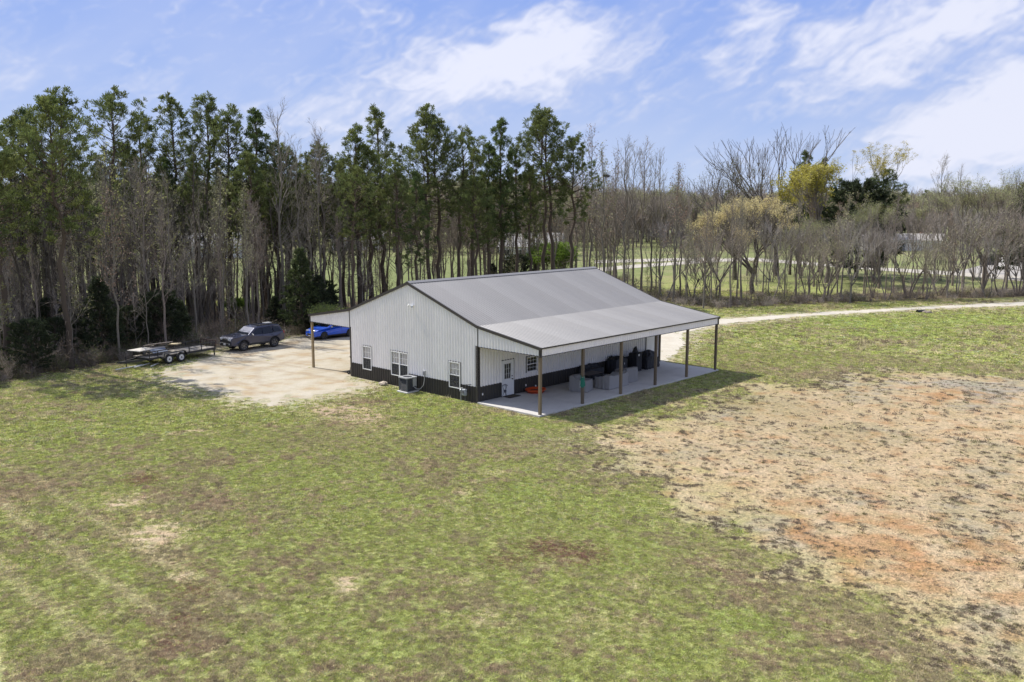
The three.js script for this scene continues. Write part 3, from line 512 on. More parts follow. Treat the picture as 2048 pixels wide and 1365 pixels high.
// ---------------------------------------------------------------- things at the barn
const metalGrey = std([0.30, 0.31, 0.32], 0.5, { metalness: 0.5 }), pipeGrey = std([0.42, 0.43, 0.44], 0.45, { metalness: 0.3 }), rubber = std([0.018, 0.018, 0.019], 0.9), galv = std([0.5, 0.51, 0.52], 0.4, { metalness: 0.7 });
{ // outdoor air conditioner
  const a = thing('air_conditioner', 'dark grey louvred air conditioner unit on a pale pad below the double window', 'air conditioner', [-5.45, 0, 0.68]);
  part('pad', rbox(0.98, 0.09, 0.98, 0.02, 0, 0.045, 0), std([0.55, 0.54, 0.52], 0.9), a);
  const slatsMat = std([0.10, 0.105, 0.115], 0.55), top = std([0.3, 0.305, 0.31], 0.5);
  part('coil', rbox(0.7, 0.76, 0.7, 0.08, 0, 0.5, 0), std([0.03, 0.03, 0.035], 0.8), a);
  const lv = []; for (let k = 0; k < 17; k++) { const y = 0.15 + k * 0.044; lv.push(rbox(0.78, 0.014, 0.78, 0.09, 0, y, 0)); }
  part('louvre', merge(lv), slatsMat, a);
  part('corner_post', merge([[-1, -1], [1, -1], [-1, 1], [1, 1]].map(([x, z]) => rbox(0.09, 0.78, 0.09, 0.03, x * 0.355, 0.5, z * 0.355))), slatsMat, a);
  part('side_panel', rbox(0.02, 0.5, 0.3, 0.005, 0.405, 0.62, -0.2), top, a);
  const sh = new THREE.Shape(); const q = 0.42, r = 0.1; sh.moveTo(-q + r, -q); sh.lineTo(q - r, -q); sh.quadraticCurveTo(q, -q, q, -q + r); sh.lineTo(q, q - r); sh.quadraticCurveTo(q, q, q - r, q); sh.lineTo(-q + r, q); sh.quadraticCurveTo(-q, q, -q, q - r); sh.lineTo(-q, -q + r); sh.quadraticCurveTo(-q, -q, -q + r, -q);
  sh.holes.push(new THREE.Path().absarc(0, 0, 0.3, 0, 2 * Math.PI, true));
  const t = part('top_cover', new THREE.ExtrudeGeometry(sh, { depth: 0.05, bevelEnabled: true, bevelSize: 0.012, bevelThickness: 0.012, bevelSegments: 2, curveSegments: 24 }).rotateX(-Math.PI / 2).translate(0, 0.9, 0), top, a);
  const gr = []; for (let k = 1; k < 7; k++) gr.push(new THREE.TorusGeometry(0.046 * k, 0.006, 5, 28).rotateX(Math.PI / 2).translate(0, 0.945, 0)); for (let k = 0; k < 8; k++) gr.push(bar([0, 0.938, 0], [0.3 * Math.cos(k * 45 * R), 0.938, 0.3 * Math.sin(k * 45 * R)], 0.008));
  part('fan_grille', merge(gr), slatsMat, t);
  const fb = []; for (let k = 0; k < 4; k++) fb.push(box(0.24, 0.012, 0.11, 0.15, 0, 0).rotateX(0.35).rotateY(k * Math.PI / 2).translate(0, 0.85, 0)); part('fan', merge(fb), slatsMat, t);
}
{ // disconnect box with whip
  const b = thing('disconnect_box', 'small grey electrical box on the white gable beside the air conditioner', 'electrical box', [-4.58, 1.22, 0.02]);
  part('housing', rbox(0.2, 0.28, 0.1, 0.015, 0, 0, 0.06), std([0.34, 0.35, 0.35], 0.5), b);
  part('lid', rbox(0.18, 0.2, 0.02, 0.008, 0, -0.02, 0.118), std([0.2, 0.2, 0.21], 0.5), b);
  const w = tag(new THREE.Mesh(pipe([[-4.56, 1.08, 0.09], [-4.56, 0.8, 0.1], [-4.6, 0.45, 0.16], [-4.78, 0.2, 0.3], [-4.95, 0.22, 0.42], [-5.06, 0.32, 0.5]], 0.022, 8), std([0.36, 0.36, 0.35], 0.6)), 'thin grey conduit looping from the wall box to the air conditioner', 'conduit');
  w.name = 'conduit'; scene.add(shadows(w));
}
{ // gas meter
  const g = thing('gas_meter', 'grey gas meter with pipes at the dark wainscot by the porch corner', 'gas meter', [-0.86, 0, 0.26]);
  part('meter_body', merge([rbox(0.34, 0.3, 0.22, 0.08, 0, 0.52, 0), rbox(0.3, 0.12, 0.2, 0.04, 0, 0.71, 0)]), std([0.27, 0.29, 0.31], 0.5), g);
  part('dial', merge([cyl(0.085, 0.085, 0.03, 18).rotateX(Math.PI / 2).translate(0, 0.6, 0.12)]), std([0.12, 0.12, 0.13], 0.4), g);
  part('regulator', merge([cyl(0.1, 0.1, 0.07, 18).rotateZ(Math.PI / 2).translate(-0.28, 0.66, 0), cyl(0.05, 0.05, 0.12, 12).translate(-0.28, 0.76, 0)]), pipeGrey, g);
  part('riser', merge([pipe([[-0.28, 0, 0.02], [-0.28, 0.6, 0.02]], 0.022), pipe([[-0.24, 0.78, 0], [-0.12, 0.82, 0], [-0.1, 0.74, 0]], 0.02)]), pipeGrey, g);
  part('outlet_pipe', merge([pipe([[0.1, 0.74, 0], [0.11, 1.04, 0], [0.14, 1.07, 0], [0.34, 1.08, -0.02], [0.36, 1.06, -0.2]], 0.022), pipe([[0.05, 0.0, 0], [0.05, 0.38, 0]], 0.02)]), std([0.08, 0.08, 0.085], 0.5), g);
}
{ // rock at the gravel edge
  const g = new THREE.IcosahedronGeometry(0.26, 3), p = g.attributes.position; for (let k = 0; k < p.count; k++) { const n = 1 + 0.22 * noise3(p.getX(k) * 5, p.getY(k) * 5, p.getZ(k) * 5); p.setXYZ(k, p.getX(k) * n * 1.1, Math.max(-0.05, p.getY(k) * n * 0.65), p.getZ(k) * n); } g.computeVertexNormals();
  const m = new THREE.Mesh(g, std([0.42, 0.36, 0.29], 0.9, { bumpMap: gravelTile, bumpScale: 0.02 })); m.name = 'rock'; m.position.set(-8.2, 0.08, 0.42); scene.add(shadows(tag(m, 'tan rock lying on the gravel at the foot of the gable', 'rock')));
}
{ // hand truck leaning round the left corner
  const h = thing('hand_truck', 'dark tube handle of a hand cart sticking out behind the left barn corner', 'hand truck', [-12.62, 0, -0.55], 0.2);
  part('frame', merge([pipe([[-0.2, 0.12, 0.2], [-0.25, 0.9, -0.1], [-0.62, 1.12, -0.3], [-0.66, 1.1, -0.62], [-0.28, 0.86, -0.6], [-0.2, 0.12, -0.35]], 0.018, 7), bar([-0.22, 0.4, 0.1], [-0.22, 0.4, -0.42], 0.025), bar([-0.24, 0.7, -0.02], [-0.24, 0.7, -0.5], 0.025)]), std([0.05, 0.035, 0.03], 0.6), h);
  part('toe_plate', box(0.3, 0.015, 0.5, -0.05, 0.02, -0.08), std([0.06, 0.05, 0.05], 0.6), h);
  for (const z of [0.26, -0.42]) part('wheel', new THREE.TorusGeometry(0.1, 0.035, 8, 18).rotateY(0).translate(-0.22, 0.135, z), rubber, h);
}
{ // things under the porch
  const mat = thing('door_mat', 'dark brown door mat on the porch before the white door', 'door mat', [0.42, 0.1, -2.42]);
  part('pile', rbox(0.55, 0.025, 0.92, 0.01, 0, 0.013, 0), std([0.075, 0.06, 0.042], 0.98), mat);
  part('border', merge([box(0.57, 0.028, 0.04, 0, 0.014, 0.45), box(0.57, 0.028, 0.04, 0, 0.014, -0.45), box(0.04, 0.028, 0.86, 0.27, 0.0142, 0), box(0.04, 0.028, 0.86, -0.27, 0.0142, 0)]), std([0.03, 0.026, 0.022], 0.95), mat);
  const st = thing('plant_stand', 'thin dark wire plant stand with bent hoops at the foot of the door', 'plant stand', [0.3, 0.1, -1.95]);
  part('stand', merge([0, 1, 2].map((k) => pipe([[0.22 * Math.cos(k * 2.1), 0, 0.22 * Math.sin(k * 2.1)], [0.05 * Math.cos(k * 2.1), 0.3, 0.05 * Math.sin(k * 2.1)], [0.16 * Math.cos(k * 2.1 + 0.5), 0.72, 0.16 * Math.sin(k * 2.1 + 0.5)], [0.03, 0.8, 0]], 0.012, 5)).concat([new THREE.TorusGeometry(0.15, 0.011, 5, 20).rotateX(Math.PI / 2).translate(0, 0.72, 0), new THREE.TorusGeometry(0.09, 0.011, 5, 16).rotateX(Math.PI / 2).translate(0, 0.32, 0)])), std([0.05, 0.055, 0.07], 0.5), st);
  part('pot', new THREE.LatheGeometry([[0.0, 0.3], [0.06, 0.3], [0.09, 0.44], [0.085, 0.44], [0.055, 0.32], [0, 0.32]].map((p) => new THREE.Vector2(...p)), 16), std([0.10, 0.1, 0.12], 0.6), st);
  const pool = thing('wading_pool', 'flat round orange-red plastic tub on the porch by the dark wainscot', 'tub', [0.62, 0.1, -4.3]);
  const prof = [[0, 0.02], [0.44, 0.02], [0.52, 0.17], [0.57, 0.2], [0.6, 0.17], [0.585, 0.15], [0.55, 0.17], [0.47, 0], [0, 0]].map((p) => new THREE.Vector2(...p));
  const tub = new THREE.LatheGeometry(prof, 36); const tp = tub.attributes.position; for (let k = 0; k < tp.count; k++) tp.setZ(k, tp.getZ(k) * 1.15);
  tub.computeVertexNormals(); part('tub', tub, std([0.62, 0.075, 0.015], 0.45), pool);
  part('rim', new THREE.TorusGeometry(0.585, 0.02, 6, 40).rotateX(Math.PI / 2).scale(1, 1, 1.15).translate(0, 0.19, 0), std([0.66, 0.1, 0.02], 0.4), pool);
  const hose = tag(new THREE.Mesh(merge([0, 1].map((k) => pipe(Array.from({ length: 12 }, (_, i) => [0.36 * Math.cos(i * 0.62) * (1 - k * 0.15), 0.05 + k * 0.03 + 0.01 * (i % 2), 0.4 * Math.sin(i * 0.62)]), 0.013, 5))), std([0.05, 0.045, 0.035], 0.7)), 'dark coil of hose inside the orange tub', 'hose'); hose.name = 'hose_coil'; hose.position.set(0.62, 0.115, -4.3); scene.add(shadows(hose));
}
// fabric thrown over furniture: a block with a profile, sagging and wrinkled
function drape(w, d, heights, seed, wr = 0.03, res = 22) {            // heights(u, v) over the top, -1..1
  const mb = new MB(), N = res, top = [], pos = (u, v) => [u * w / 2, heights(u, v), v * d / 2];
  const rows = [];
  for (let j = 0; j <= N; j++) for (let i = 0; i <= N; i++) { const u = (i / N) * 2 - 1, v = (j / N) * 2 - 1, ru = u * (1 - 0.035 * v * v), rv = v * (1 - 0.035 * u * u), p = pos(ru, rv); p[1] += wr * 0.7 * noise3(u * 2.2, v * 2.2, seed); rows.push(mb.v(...p)); }
  for (let j = 0; j < N; j++) for (let i = 0; i < N; i++) { const a = j * (N + 1) + i, b = a + N + 1; mb.i.push(a, b, a + 1, b, b + 1, a + 1); }
  const loop = []; for (let i = 0; i < N; i++) loop.push([(i / N) * 2 - 1, -1]); for (let i = 0; i < N; i++) loop.push([1, (i / N) * 2 - 1]); for (let i = N; i > 0; i--) loop.push([(i / N) * 2 - 1, 1]); for (let i = N; i > 0; i--) loop.push([-1, (i / N) * 2 - 1]);
  const L = 8; let prev = null;
  for (let k = 0; k <= L; k++) {
    const ring = loop.map(([u, v], n) => {
      const ru = u * (1 - 0.035 * v * v), rv = v * (1 - 0.035 * u * u), p = pos(ru, rv), t = k / L, a = (n / loop.length) * 2 * Math.PI, out = 1 + t * 0.05 + wr * t * 1.3 * noise3(Math.cos(a) * 3.2, Math.sin(a) * 3.2, seed + 4 + t * 0.8) + wr * 0.6 * noise3(Math.cos(a) * 9, Math.sin(a) * 9, seed + t * 2.5);
      return mb.v(p[0] * out, lerp(p[1] + (k ? -0.015 : 0), 0.02 + 0.02 * noise3(a * 2, seed, 3), t), p[2] * out);
    });
    if (prev) for (let n = 0; n < ring.length; n++) { const m = (n + 1) % ring.length; mb.i.push(prev[n], prev[m], ring[n], prev[m], ring[m], ring[n]); }
    prev = ring;
  }
  return mb.geo();
}
const coverGrey = [std([0.25, 0.245, 0.245], 0.85), std([0.275, 0.27, 0.27], 0.85)], coverBlack = [std([0.018, 0.019, 0.024], 0.7), std([0.028, 0.03, 0.038], 0.7)];
function covered(name, label, cat, pos, turn, w, d, hs, seed, mat, group, extra) {
  const wr = mat === coverBlack[0] || mat === coverBlack[1] ? 0.085 : 0.04;
  const t = thing(name, label, cat, pos, turn, group);
  part('cover', drape(w, d, hs, seed, wr), mat, t);
  part('hem', drape(w * 1.0, d * 1.0, (u, v) => 0.07, seed, wr, 22), mat, t);
  if (extra) extra(t);
  return t;
}
covered('covered_chair', 'grey cloth cover over a patio chair beside the second porch post', 'covered chair', [2.35, 0.1, -6.55], 0.25, 1.15, 1.0, (u, v) => 0.72 + 0.2 * smooth(0.1, -0.6, u) + 0.02 * v, 3.1, coverGrey[0]);
covered('covered_sofa', 'long grey cloth cover over a patio sofa behind the third porch post', 'covered sofa', [2.95, 0.1, -8.85], 0.06, 1.15, 2.15, (u, v) => 0.66 + 0.2 * smooth(-0.1, 0.55, u) + 0.1 * smooth(0.6, 0.95, Math.abs(v)) - 0.05, 7.7, coverGrey[1]);
covered('covered_chair', 'second grey cloth cover, a chair past the far end of the covered sofa', 'covered chair', [2.55, 0.1, -10.95], -0.2, 1.15, 1.0, (u, v) => 0.72 + 0.22 * smooth(0.0, 0.6, u), 5.5, coverGrey[0]);
{
  const t = thing('patio_table', 'low dark patio table between the covered seats and the wall', 'table', [1.45, 0.1, -8.6]);
  const slats = []; for (let k = 0; k < 9; k++) part('slat', rbox(0.09, 0.022, 1.5, 0.006, -0.4 + k * 0.1, 0.68, 0), std([0.06 + (k % 3) * 0.006, 0.055, 0.055], 0.6), t);
  for (const [x, z] of [[-0.38, -0.66], [0.38, -0.66], [-0.38, 0.66], [0.38, 0.66]]) part('leg', rbox(0.06, 0.66, 0.06, 0.008, x, 0.33, z), mats.black, t);
  part('apron', merge([box(0.78, 0.07, 0.03, 0, 0.62, 0.66), box(0.78, 0.07, 0.03, 0, 0.62, -0.66), box(0.03, 0.07, 1.3, 0.38, 0.62, 0), box(0.03, 0.07, 1.3, -0.38, 0.62, 0)]), mats.black, t);
}
const paleTag = std([0.55, 0.55, 0.56], 0.6);
const patch = (x, y, z, s = 0.1) => (t) => part('pale_tag', rbox(0.02, s, s * 1.2, 0.008, x, y, z), paleTag, t);
covered('covered_grill', 'black-covered bulky grill at the far end of the porch wall', 'covered grill', [0.75, 0.1, -15.9], 0.1, 1.05, 1.75, (u, v) => 1.0 + 0.2 * (1 - u * u) * (1 - v * v) - 0.28 * Math.pow(Math.abs(v), 3) - 0.15 * Math.pow(Math.abs(u), 3) + 0.06 * noise2(u * 2, v * 2), 2.2, coverBlack[0], null, patch(0.55, 0.82, -0.45, 0.16));
covered('covered_smoker', 'narrow tall black cover with a knob top, beside the bulky covered grill', 'covered smoker', [0.95, 0.1, -14.2], 0, 0.66, 0.66, (u, v) => 1.25 + 0.42 * smooth(0.75, 0.2, Math.hypot(u, v)), 8.3, coverBlack[0], null, patch(0.36, 1.15, 0.08, 0.14));
covered('covered_bench', 'low black cover along the dark wainscot behind the patio table', 'covered bench', [0.5, 0.1, -9.9], 0, 0.75, 1.8, (u, v) => 0.72 + 0.18 * smooth(0.2, -0.6, u) + 0.05 * noise2(v * 2, 4), 6.1, coverBlack[1], null, patch(0.4, 0.5, 0.3, 0.09));
covered('covered_heater', 'black covered stand on the porch with pale marks, next to the third post', 'covered stand', [0.6, 0.1, -12.6], 0, 0.8, 1.3, (u, v) => 1.12 - 0.12 * v * v + 0.08 * noise2(v * 3, u * 3), 9.4, coverBlack[1], null, (t) => { part('pale_tag', rbox(0.02, 0.1, 0.1, 0.008, 0.42, 0.85, 0.2), paleTag, t); part('pale_tag', rbox(0.02, 0.12, 0.06, 0.008, 0.425, 0.7, -0.25), paleTag, t); });
{ // towel hung on a post
  const mb = new MB(), N = 14; for (let j = 0; j <= N; j++) for (let i = 0; i <= N; i++) { const a = (i / N) * Math.PI * 1.3 - 2.3, t = j / N, r = 0.105 + 0.035 * t + 0.02 * Math.sin(i * 1.7 + t * 3) + 0.01 * noise2(i, j); mb.v(Math.sin(a) * r, 1.72 - 0.62 * t - 0.05 * Math.sin(i * 0.8), Math.cos(a) * r); }
  for (let j = 0; j < N; j++) for (let i = 0; i < N; i++) { const a = j * (N + 1) + i, b = a + N + 1; mb.i.push(a, b, a + 1, b, b + 1, a + 1); }
  const t = thing('towel', 'green cloth hung on the second porch post', 'cloth', [PORCH - 0.08, 0, -3.742]);
  const cm = std([0.02, 0.16, 0.11], 0.9); cm.side = THREE.DoubleSide; part('cloth', mb.geo(), cm, t);
  part('cord', new THREE.TorusGeometry(0.11, 0.008, 5, 20).rotateX(Math.PI / 2).translate(0, 1.66, 0), std([0.5, 0.5, 0.48], 0.8), t);
  part('pale_edge', box(0.02, 0.4, 0.05, -0.09, 1.25, 0.11), std([0.55, 0.58, 0.56], 0.9), t);
}

// ---------------------------------------------------------------- vehicles
const tyreMat = std([0.02, 0.02, 0.021], 0.85), darkPlastic = std([0.025, 0.026, 0.028], 0.65), chrome = std([0.6, 0.61, 0.62], 0.25, { metalness: 0.8 });
const carGlass = new THREE.MeshPhysicalMaterial({ color: new THREE.Color().setRGB(0.008, 0.011, 0.018), roughness: 0.05, specularIntensity: 0.8 });
const lampMat = new THREE.MeshPhysicalMaterial({ color: new THREE.Color().setRGB(0.55, 0.57, 0.6), roughness: 0.15, clearcoat: 1, clearcoatRoughness: 0.03 });
const paint = (c) => new THREE.MeshPhysicalMaterial({ color: new THREE.Color().setRGB(...c), roughness: 0.38, metalness: 0.35, clearcoat: 1, clearcoatRoughness: 0.06 });
function wheelOn(parent, x, y, z, r, w, rimMat, spokes, side) {
  const g = folder('wheel', parent); g.position.set(x, y, z); g.rotation.y = side > 0 ? 0 : Math.PI;
  const prof = [[r * 0.62, -w / 2], [r * 0.94, -w / 2], [r, -w / 2 + 0.04], [r, w / 2 - 0.04], [r * 0.94, w / 2], [r * 0.62, w / 2], [r * 0.6, w / 2 - 0.03], [r * 0.6, -w / 2]].map((p) => new THREE.Vector2(...p));
  part('tyre', new THREE.LatheGeometry(prof, 30).rotateZ(-Math.PI / 2), tyreMat, g);
  const list = [new THREE.TorusGeometry(r * 0.6, 0.022, 6, 30).rotateY(Math.PI / 2).translate(w / 2 - 0.015, 0, 0), cyl(r * 0.19, r * 0.17, 0.05, 16).rotateZ(-Math.PI / 2).translate(w / 2 - 0.03, 0, 0)];
  for (let k = 0; k < spokes; k++) list.push(box(0.03, r * 0.46, r * 0.17, w / 2 - 0.045, r * 0.36, 0).rotateX((k / spokes) * 2 * Math.PI));
  part('rim', merge(list), rimMat, g);
  part('hub_well', cyl(r * 0.6, r * 0.6, 0.02, 24).rotateZ(-Math.PI / 2).translate(w / 2 - 0.13, 0, 0), darkPlastic, g);
}
// a car: side outline (z forward, y up) spread across its width, drawn in above the belt and towards its ends
function carShape(spec) {
  const { half, belt, top, tumble, z0, z1, nose } = spec, mid = (z0 + z1) / 2, hl = (z1 - z0) / 2;
  const warp = (g) => { const p = g.attributes.position; for (let k = 0; k < p.count; k++) { let x = p.getX(k), y = p.getY(k), z = p.getZ(k); const up = clamp((y - belt) / (top - belt)), e = Math.max(0, Math.abs((z - mid) / hl) - 0.55) / 0.45, low = clamp((0.62 - y) / 0.4); p.setX(k, x * (1 - tumble * Math.pow(up, 1.1)) * (1 - nose * e * e) * (1 - 0.05 * low * low)); } g.computeVertexNormals(); return g; };
  const solid = (outline, hw, bevel = 0.05, holes = []) => {
    const s = new THREE.Shape(outline.map(([z, y]) => new THREE.Vector2(z, y)));
    const g = new THREE.ExtrudeGeometry(s, { depth: (hw - bevel) * 2, steps: 2, bevelEnabled: true, bevelSize: bevel * 0.8, bevelThickness: bevel, bevelSegments: 3, curveSegments: 10 });
    g.translate(0, 0, -(hw - bevel)); g.applyMatrix4(new THREE.Matrix4().set(0, 0, 1, 0, 0, 1, 0, 0, 1, 0, 0, 0, 0, 0, 0, 1)); // (z, y, x) -> (x, y, z)
    const idx = g.index; if (!idx) { const p = g.attributes.position.array; for (let k = 0; k < p.length; k += 9) for (let c = 0; c < 3; c++) { const t = p[k + 3 + c]; p[k + 3 + c] = p[k + 6 + c]; p[k + 6 + c] = t; } }
    return g;
  };
  return { warp, solid };
}
const arch = (zc, r, y0, n = 9, flip = 1) => Array.from({ length: n }, (_, k) => { const a = Math.PI * (k / (n - 1)); return [zc + flip * r * Math.cos(a), y0 + r * Math.sin(a)]; });
function buildCar(spec, t) {
  const { warp, solid } = carShape(spec), M = spec.paint, hw = spec.half;
  part('body', warp(merge([solid(spec.lower, hw, 0.06), solid(spec.cabin, hw - 0.03, 0.06)])), M, t);
  // glass: each pane a thin slab just proud of the cabin side
  for (const side of [-1, 1]) {
    spec.sideGlass.forEach((o) => { const g = solid(o, 0.012, 0.005); g.translate(side * (hw - 0.026), 0, 0); part('side_window', warp(g), carGlass, t); });
    for (const d of spec.handles) part('door_handle', warp(rbox(0.03, 0.03, 0.16, 0.01, side * (hw + 0.008), d[1], d[0])), spec.handleMat ?? M, t);
    for (const z of spec.seams) part('door_seam', warp(box(0.006, spec.belt - 0.42, 0.012, side * (hw + 0.0005), (spec.belt + 0.45) / 2, z)), darkPlastic, t);
    const mir = part('mirror', rbox(0.2, 0.15, 0.1, 0.04, side * (hw + 0.06), spec.belt + 0.09, spec.mirrorZ), spec.mirrorMat, t);
    part('mirror_glass', rbox(0.16, 0.11, 0.01, 0.004, side * (hw + 0.06), spec.belt + 0.09, spec.mirrorZ - 0.054), chrome, mir);
    part('headlight', warp(rbox(0.42, spec.lamp[2], 0.3, 0.05, side * (hw - 0.27), spec.lamp[1], spec.lamp[0])), lampMat, t);
    part('tail_light', warp(rbox(0.16, 0.34, 0.12, 0.03, side * (hw - 0.1), spec.tail[1], spec.tail[0])), std([0.35, 0.02, 0.02], 0.25), t);
    part('sill', warp(rbox(0.09, 0.13, spec.wb - 2 * spec.archR - 0.02, 0.03, side * (hw - 0.02), spec.sillY, spec.wz[1] + spec.wb / 2)), darkPlastic, t);
    spec.wz.forEach((z) => { wheelOn(t, side * (hw - 0.13), spec.wr, z, spec.wr, 0.24, spec.rim, spec.spokes, side); });
    if (spec.flare) spec.wz.forEach((z) => part('wheel_arch', new THREE.TorusGeometry(spec.archR + 0.02, 0.04, 6, 16, Math.PI).rotateY(Math.PI / 2).translate(side * (hw - 0.01), spec.wr + 0.02, z), spec.flare, t));
    spec.wz.forEach((z) => part('wheel_well', new THREE.CylinderGeometry(spec.archR - 0.01, spec.archR - 0.01, 0.34, 20, 1, false, 0, Math.PI).rotateZ(Math.PI / 2).translate(side * (hw - 0.32), spec.wr + 0.02, z), darkPlastic, t));
  }
  const pane = (a, b, w0, w1, name) => { const mb = new MB(); const n = [0, b[0] - a[0], -(b[1] - a[1])], q = Math.hypot(n[1], n[2]) * (name === 'rear_window' ? -1 : 1), oy = (n[1] / q) * -0.0, off = 0.014; const ny = Math.abs((b[0] - a[0]) / Math.hypot(b[0] - a[0], b[1] - a[1])) * off, nz = Math.sign(a[0] - b[0]) * Math.abs((b[1] - a[1]) / Math.hypot(b[0] - a[0], b[1] - a[1])) * off; mb.quad([-w0, a[1] + ny, a[0] + nz], [w0, a[1] + ny, a[0] + nz], [w1, b[1] + ny, b[0] + nz], [-w1, b[1] + ny, b[0] + nz]); mb.quad([-w0, a[1] - ny, a[0] - nz], [w0, a[1] - ny, a[0] - nz], [w1, b[1] - ny, b[0] - nz], [-w1, b[1] - ny, b[0] - nz]); part(name, mb.geo(), carGlass, t); };
  pane(spec.wind[0], spec.wind[1], hw * (1 - spec.nose * 0.02) - 0.1, hw * (1 - spec.tumble) - 0.1, 'windshield');
  pane(spec.rear[0], spec.rear[1], hw - 0.16, hw * (1 - spec.tumble) - 0.14, 'rear_window');
  part('grille', warp(rbox(spec.grille[3], spec.grille[2], 0.12, 0.04, 0, spec.grille[1], spec.grille[0])), darkPlastic, t);
  part('front_bumper', warp(rbox(hw * 1.9, spec.bump[2], 0.2, 0.07, 0, spec.bump[1], spec.bump[0])), spec.bumpMat, t);
  part('rear_bumper', warp(rbox(hw * 1.9, 0.24, 0.18, 0.06, 0, spec.bump[1] + 0.05, spec.z0 + 0.04)), spec.rearBumpMat ?? M, t);
  part('underbody', box(hw * 1.7, 0.16, (spec.z1 - spec.z0) * 0.9, 0, spec.sillY - 0.02, (spec.z0 + spec.z1) / 2), darkPlastic, t);
  part('number_plate', rbox(0.32, 0.16, 0.015, 0.006, 0, spec.bump[1] + 0.02, spec.bump[0] + 0.108), std([0.6, 0.6, 0.6], 0.5), t);
}
{
  const t = thing('parked_suv', 'dark grey off-road wagon with roof rack parked at the wood edge', 'car', [-27.62, 0.02, -1.72], 0.03);
  const A = 0.46, wr = 0.4, wz = [1.37, -1.42];
  buildCar({
    half: 0.95, belt: 1.14, top: 1.78, tumble: 0.17, z0: -2.4, z1: 2.4, nose: 0.13, paint: paint([0.022, 0.028, 0.066]), wz, wb: 2.79, wr, archR: A, sillY: 0.5, rim: std([0.20, 0.2, 0.205], 0.4, { metalness: 0.7 }), spokes: 6, flare: darkPlastic,
    lower: [[-2.38, 0.55], ...arch(wz[1], A, wr + 0.04, 9, -1), ...arch(wz[0], A, wr + 0.04, 9, -1), [2.34, 0.52], [2.4, 0.8], [2.36, 1.0], [2.22, 1.1], [1.0, 1.2], [0.85, 1.16], [-2.3, 1.16], [-2.4, 0.95]],
    cabin: [[-2.32, 1.12], [1.02, 1.14], [0.28, 1.68], [-0.1, 1.76], [-1.4, 1.78], [-1.98, 1.72], [-2.28, 1.2]],
    sideGlass: [[[0.66, 1.2], [0.2, 1.62], [-0.28, 1.67], [-0.28, 1.2]], [[-0.36, 1.2], [-0.36, 1.67], [-1.16, 1.68], [-1.3, 1.2]], [[-1.42, 1.24], [-1.3, 1.67], [-1.82, 1.65], [-2.12, 1.24]]],
    wind: [[0.98, 1.2], [0.32, 1.66]], rear: [[-2.3, 1.24], [-2.02, 1.68]], handles: [[-0.15, 1.04], [-1.2, 1.04]], seams: [0.72, -0.32, -1.28], mirrorZ: 0.62, mirrorMat: chrome, lamp: [2.33, 0.96, 0.19], tail: [-2.4, 1.06],
    grille: [2.43, 0.86, 0.3, 0.95], bump: [2.42, 0.56, 0.28], bumpMat: darkPlastic,
  }, t);
  part('roof_rack', merge([bar([-0.62, 1.85, 0.0], [-0.62, 1.86, -1.9], 0.05), bar([0.62, 1.85, 0.0], [0.62, 1.86, -1.9], 0.05), bar([-0.62, 1.86, -0.4], [0.62, 1.86, -0.4], 0.05), bar([-0.62, 1.87, -1.4], [0.62, 1.87, -1.4], 0.05), box(0.05, 0.1, 0.08, 0.62, 1.8, -0.05), box(0.05, 0.1, 0.08, -0.62, 1.8, -0.05), box(0.05, 0.1, 0.08, 0.62, 1.8, -1.85), box(0.05, 0.1, 0.08, -0.62, 1.8, -1.85)]), darkPlastic, t);
  part('rack_load', rbox(0.5, 0.1, 0.6, 0.03, 0.25, 1.93, -1.2), std([0.3, 0.3, 0.31], 0.5), t);
  part('hood_scoop', rbox(0.5, 0.05, 0.4, 0.025, 0, 1.18, 1.5), paint([0.022, 0.028, 0.066]), t);
  part('fog_lamp', merge([-1, 1].map((s) => cyl(0.06, 0.06, 0.05).rotateX(Math.PI / 2).translate(s * 0.66, 0.62, 2.5))), lampMat, t);
}
{
  const t = thing('parked_hatchback', 'bright blue hatchback seen through the left open porch', 'car', [-27.95, 0.02, -9.55], -0.05);
  const A = 0.38, wr = 0.33, wz = [1.26, -1.3], blue = paint([0.004, 0.085, 0.58]); blue.metalness = 0.1;
  buildCar({
    half: 0.9, belt: 0.96, top: 1.42, tumble: 0.2, z0: -2.1, z1: 2.12, nose: 0.2, paint: blue, wz, wb: 2.56, wr, archR: A, sillY: 0.3, rim: std([0.07, 0.07, 0.075], 0.4, { metalness: 0.6 }), spokes: 7,
    lower: [[-2.05, 0.36], ...arch(wz[1], A, wr + 0.03, 9, -1), ...arch(wz[0], A, wr + 0.03, 9, -1), [2.05, 0.3], [2.12, 0.5], [2.06, 0.68], [1.75, 0.82], [0.95, 0.97], [0.7, 0.98], [-1.9, 1.0], [-2.06, 0.8]],
    cabin: [[-1.95, 0.96], [1.0, 0.94], [0.12, 1.36], [-0.4, 1.42], [-1.3, 1.39], [-1.75, 1.22]],
    sideGlass: [[[0.6, 1.0], [0.06, 1.32], [-0.42, 1.36], [-0.45, 1.0]], [[-0.53, 1.0], [-0.5, 1.36], [-1.2, 1.33], [-1.45, 1.02]]],
    wind: [[0.97, 0.99], [0.16, 1.355]], rear: [[-1.93, 1.02], [-1.72, 1.24]], handles: [[-0.3, 0.88], [-1.25, 0.9]], seams: [0.72, -0.48, -1.3], mirrorZ: 0.6, mirrorMat: chrome, lamp: [1.98, 0.73, 0.13], tail: [-2.04, 0.86],
    grille: [2.16, 0.44, 0.16, 1.0], bump: [2.1, 0.36, 0.18], bumpMat: blue,
  }, t);
}
